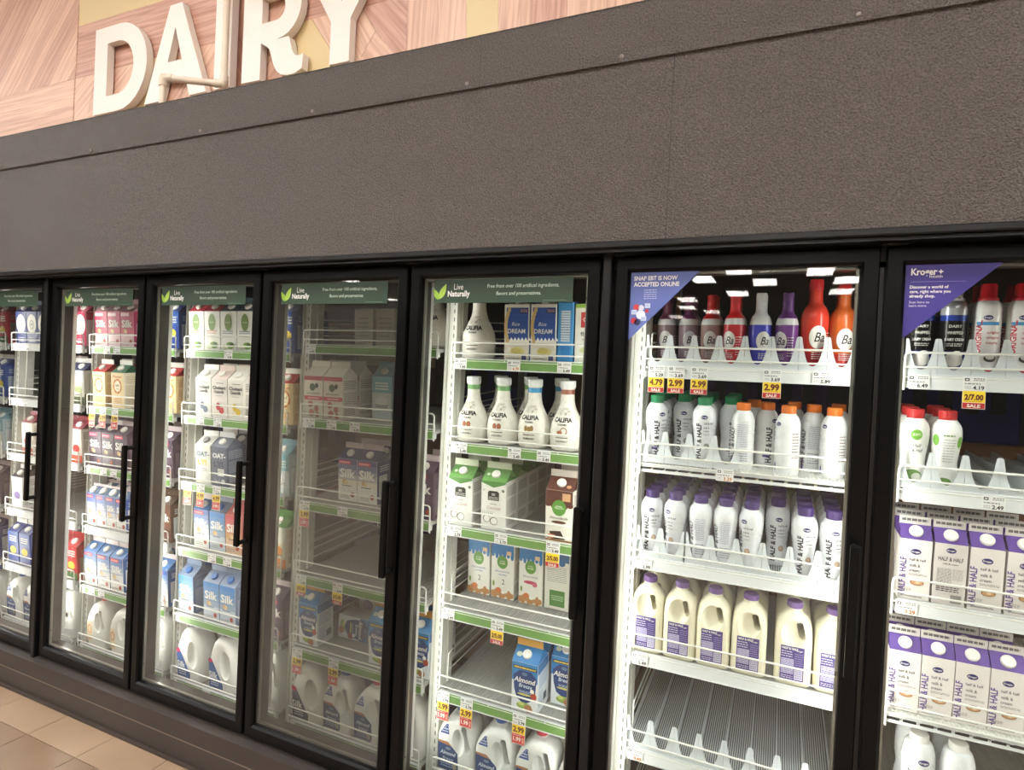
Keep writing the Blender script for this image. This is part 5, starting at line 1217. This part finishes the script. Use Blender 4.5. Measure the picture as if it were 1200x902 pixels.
for r_, kd, ds, ct in ((0, 'red_carton', 'red milk carton', 'carton'), (1, 'blue_carton', 'blue milk carton', 'carton'), (2, 'pale_blue', 'pale blue carton', 'carton'), (3, 'silk_plum', 'plum soy milk carton', 'carton'), (4, 'silk_navy', 'navy soy milk carton', 'carton'), (5, 'jug_blue', 'white handled jug', 'jug')):
    put(kd, -1, r_, -.735, .180, ds, ct)
    if ct == 'carton': put(kd, -1, r_, -.830, .180, ds, ct)
# labels: by look, then by place on the shelf
NTH = ['leftmost', 'second from left', 'third from left', 'fourth from left', 'fifth from left', 'sixth from left', 'seventh from left', 'eighth from left', 'ninth from left', 'tenth from left', 'eleventh from left', 'twelfth from left']
DEEPW = ['front row', 'second row', 'third row', 'fourth row', 'fifth row', 'sixth row']
for (b_, r), items in ROWS.items():
    rows_ = {}
    for it in items: rows_.setdefault((it[0]), []).append(it)
    for k, its in rows_.items():
        by = {}
        for it in its: by.setdefault(it[3], []).append(it)
        for ds, lst in by.items():
            lst.sort(key=lambda t: t[1])
            for n_, it in enumerate(lst):
                o = it[2]; w = [ds]
                tail = '%s shelf, %s' % (ORD[r], DOORN[b_] if b_ >= 0 else 'beyond left')
                if len(lst) > 1: w.append(NTH[n_])
                many = len(rows_) > 1
                if many and k > 0: w.append(DEEPW[k])
                lab = ', '.join(w+[tail])
                if len(lab.split()) > 16: lab = ', '.join([w[0].replace(' with', ',').replace(' and', '')]+w[1:]+[tail])
                tag(o, lab, it[4], it[5])

# ---------------------------------------------------------------- price tags
YEL = (250, 214, 50); REDT = (186, 40, 48)
def price_tag(b_, r, X, price, sale=None, red='SALE', yellow_print=False, small=False):
    root = empty('price_tag', (X, SY-.0068, deck(b_, r))); root.rotation_euler = (0, 0, 0)
    b = MB(); b.box(-.0225, .0225, -.0006, 0, -.031, .002, M((240,240,238), .4)); b.build('tag_card', root, 0)
    a = Art(lambda u, v, h: (u, -.0006-h, v), 9)
    a.lines(-.002, -.009, .019, -.001, 2, (120,120,120), 1, .5); a.rect(-.019, -.009, -.010, -.002, INK, 1); a.rect(-.017, -.007, -.012, -.004, WHITE, 2)
    a.lines(-.019, -.018, .012, -.012, 1, (150,150,150), 1, .5); a.lines(-.019, -.028, -.006, -.020, 2, (140,140,140), 1, .4)
    a.text(price, .019, -.0285, .0125, (196,120,30) if yellow_print else (40,40,44), 2, .022, 'r', bold=.03); a.build('tag_print', root)
    if sale:
        b = MB(); bot = -.074 if red == 'SALE' else -.092
        b.box(-.0225, .0225, -.0010, -.0005, bot, -.031, M((240,236,226), .4)); b.build('sale_flap', root, 0)
        a = Art(lambda u, v, h: (u, -.0010-h, v), 9)
        a.rect(-.0215, -.059, .0215, -.032, YEL, 0); a.text(sale, 0, -.053, .023 if len(sale) < 5 else .018, (96,40,30), 2, .037, bold=.045); a.lines(-.018, -.0575, .018, -.0555, 1, (150,90,50), 1, .6)
        if red == 'SALE': a.rect(-.0215, -.073, .0215, -.060, REDT, 0); a.text('SALE', 0, -.0705, .0105, WHITE, 2, .026, bold=.03)
        else: a.rect(-.0215, -.090, .0215, -.060, (206,64,62), 0); a.text(red, -.004, -.082, .018, WHITE, 2, .026, bold=.03); a.rect(.012, -.086, .019, -.068, (226,150,140), 1); a.lines(-.018, -.066, .010, -.062, 1, (236,200,196), 1, .5)
        a.build('flap_print', root)
    TAGS.setdefault((b_, r), []).append((X, root, price, sale))
TAGS = {}
for args in [(5,0,2.607,'5.29','4.79'), (5,0,2.662,'3.69','2.99'), (5,0,2.725,'3.69','2.99'), (5,0,2.911,'3.69','2.99'), (5,0,3.029,'5.99'), (5,1,2.805,'3.29',None,'SALE',True), (5,2,2.598,'2.99'), (5,3,2.600,'5.49'), (5,4,2.600,'3.49',None,'SALE',True),
             (6,0,3.238,'6.49'), (6,0,3.349,'4.19','2/7.00'), (6,1,3.398,'2.49'), (6,2,3.238,'3.29',None,'SALE',True),
             (4,0,1.968,'7.49'), (4,0,2.159,'4.79',None,'SALE',True), (4,0,2.328,'5.49'), (4,1,1.984,'5.49'), (4,1,2.176,'5.49'), (4,1,2.275,'5.49'), (4,2,1.978,'3.79'), (4,2,2.143,'3.79'), (4,2,2.320,'3.49','2/5.00'),
             (4,3,1.966,'2.49'), (4,3,2.146,'3.49','2/5.00'), (4,4,1.962,'3.79','2.99','1.99'), (4,4,2.049,'3.79','2.99','1.99'), (4,4,2.236,'3.79','2.99','1.99'),
             (3,0,1.33,'3.49'), (3,1,1.342,'5.49'), (3,1,1.443,'5.49'), (3,1,1.548,'4.99'), (3,2,1.334,'4.79','3.99','2.99'), (3,2,1.511,'4.79'), (3,3,1.334,'3.49','5/5.00','SALE'), (3,3,1.504,'3.49','5/5.00','SALE'), (3,4,1.330,'3.79','2.99','1.99'), (3,4,1.501,'3.79','2.99','1.99'),
             (2,2,.704,'4.79','3.99','2.99'), (2,2,.780,'4.79','4.99','2.99'), (2,2,.872,'4.79','4.99','3.99'), (2,0,.690,'4.49'), (2,0,.905,'4.49'), (2,1,.760,'4.29'), (2,1,.860,'4.29'), (2,3,.861,'4.49'), (2,3,.948,'4.49'), (2,5,.86,'4.49'),
             (1,1,.052,'5.49','3.99','2.99'), (1,1,.130,'5.49','3.99','2.99'), (1,1,.214,'5.49','3.99','2.99'), (1,0,.14,'4.49'), (1,0,.21,'4.49'), (1,2,.15,'4.49'), (1,2,.22,'4.49'), (1,4,.10,'4.49'), (1,4,.17,'4.49'),
             (0,0,-.56,'4.99'), (0,0,-.48,'4.99'), (0,1,-.56,'3.99'), (0,1,-.48,'3.99'), (0,3,-.54,'4.49'), (0,4,-.54,'4.49')]:
    price_tag(*args)
for (b_, r), its in TAGS.items():
    its.sort(key=lambda t: t[0])
    for n_, (X, o, price, sale) in enumerate(its):
        pos = NTH[n_].replace(' from left', '')+' tag, ' if len(its) > 1 else ''
        t = 'white price tag reading %s' % price if not sale else '%s price tag with yellow %s flap' % (price, sale)
        tag(o, '%s, %s%s shelf, %s' % (t, pos, ORD[r], DOORN[b_]), 'price tag', 'shelf price tags')

# ---------------------------------------------------------------- stock standing in the dim room behind the shelves
card = [(150,112,78), (138,100,68), (46,50,110), (80,60,110), (120,104,80), (60,84,70)]
seq = {-1: (2, 0, 2, 0), 0: (0, 1, 2, 4), 1: (4, 0, 3, 0), 2: (1, 2, 0, 4), 3: (1, 4, 3, 2), 4: (1, 4, 5, 0), 5: (4, 1, 5, 3), 6: (5, 0, 1, 2)}
rnd = random.Random(5); LEVEL = ['lowest', 'second from floor', 'third from floor', 'topmost']
for b_ in range(-1, 7):
    z = 0.0
    for k, ci in enumerate(seq[b_]):
        w = .50+rnd.uniform(-.04, .04); d = .38; h = .44; x = SX[b_]+.30+rnd.uniform(-.02, .02); y = 1.22
        b = MB(); m = M(card[ci], .75, scale=12, bump=.1)
        b.bbox(x-w/2, x+w/2, y, y+d, z, z+h, m, .006); o = b.build('stock_box', smooth=0)
        b = MB()
        if ci in (2, 3): 
            for j in range(5): b.box(x-w*.42+j*w*.18, x-w*.42+j*w*.18+w*.10, y-.002, y, z+h*.25, z+h*.75, darkin)
            b.build('crate_slots', o, 0)
        else:
            b.box(x-w/2+.01, x+w/2-.01, y-.001, y, z+h*.5-.025, z+h*.5+.025, M((190,166,120), .4)); b.box(x-w*.3, x-w*.05, y-.0012, y-.0002, z+h*.62, z+h*.8, M((206,200,190), .5)); b.build('tape_and_label', o, 0)
        tag(o, '%s %s in the dim stock room behind the %s, %s' % (('brown', 'tan brown', 'blue', 'purple', 'buff', 'green grey')[ci], 'plastic crate' if ci in (2, 3) else 'cardboard box', DOORN[b_] if b_ >= 0 else 'left end', LEVEL[k]), 'box', 'stock boxes behind the shelves'); z += h+.001
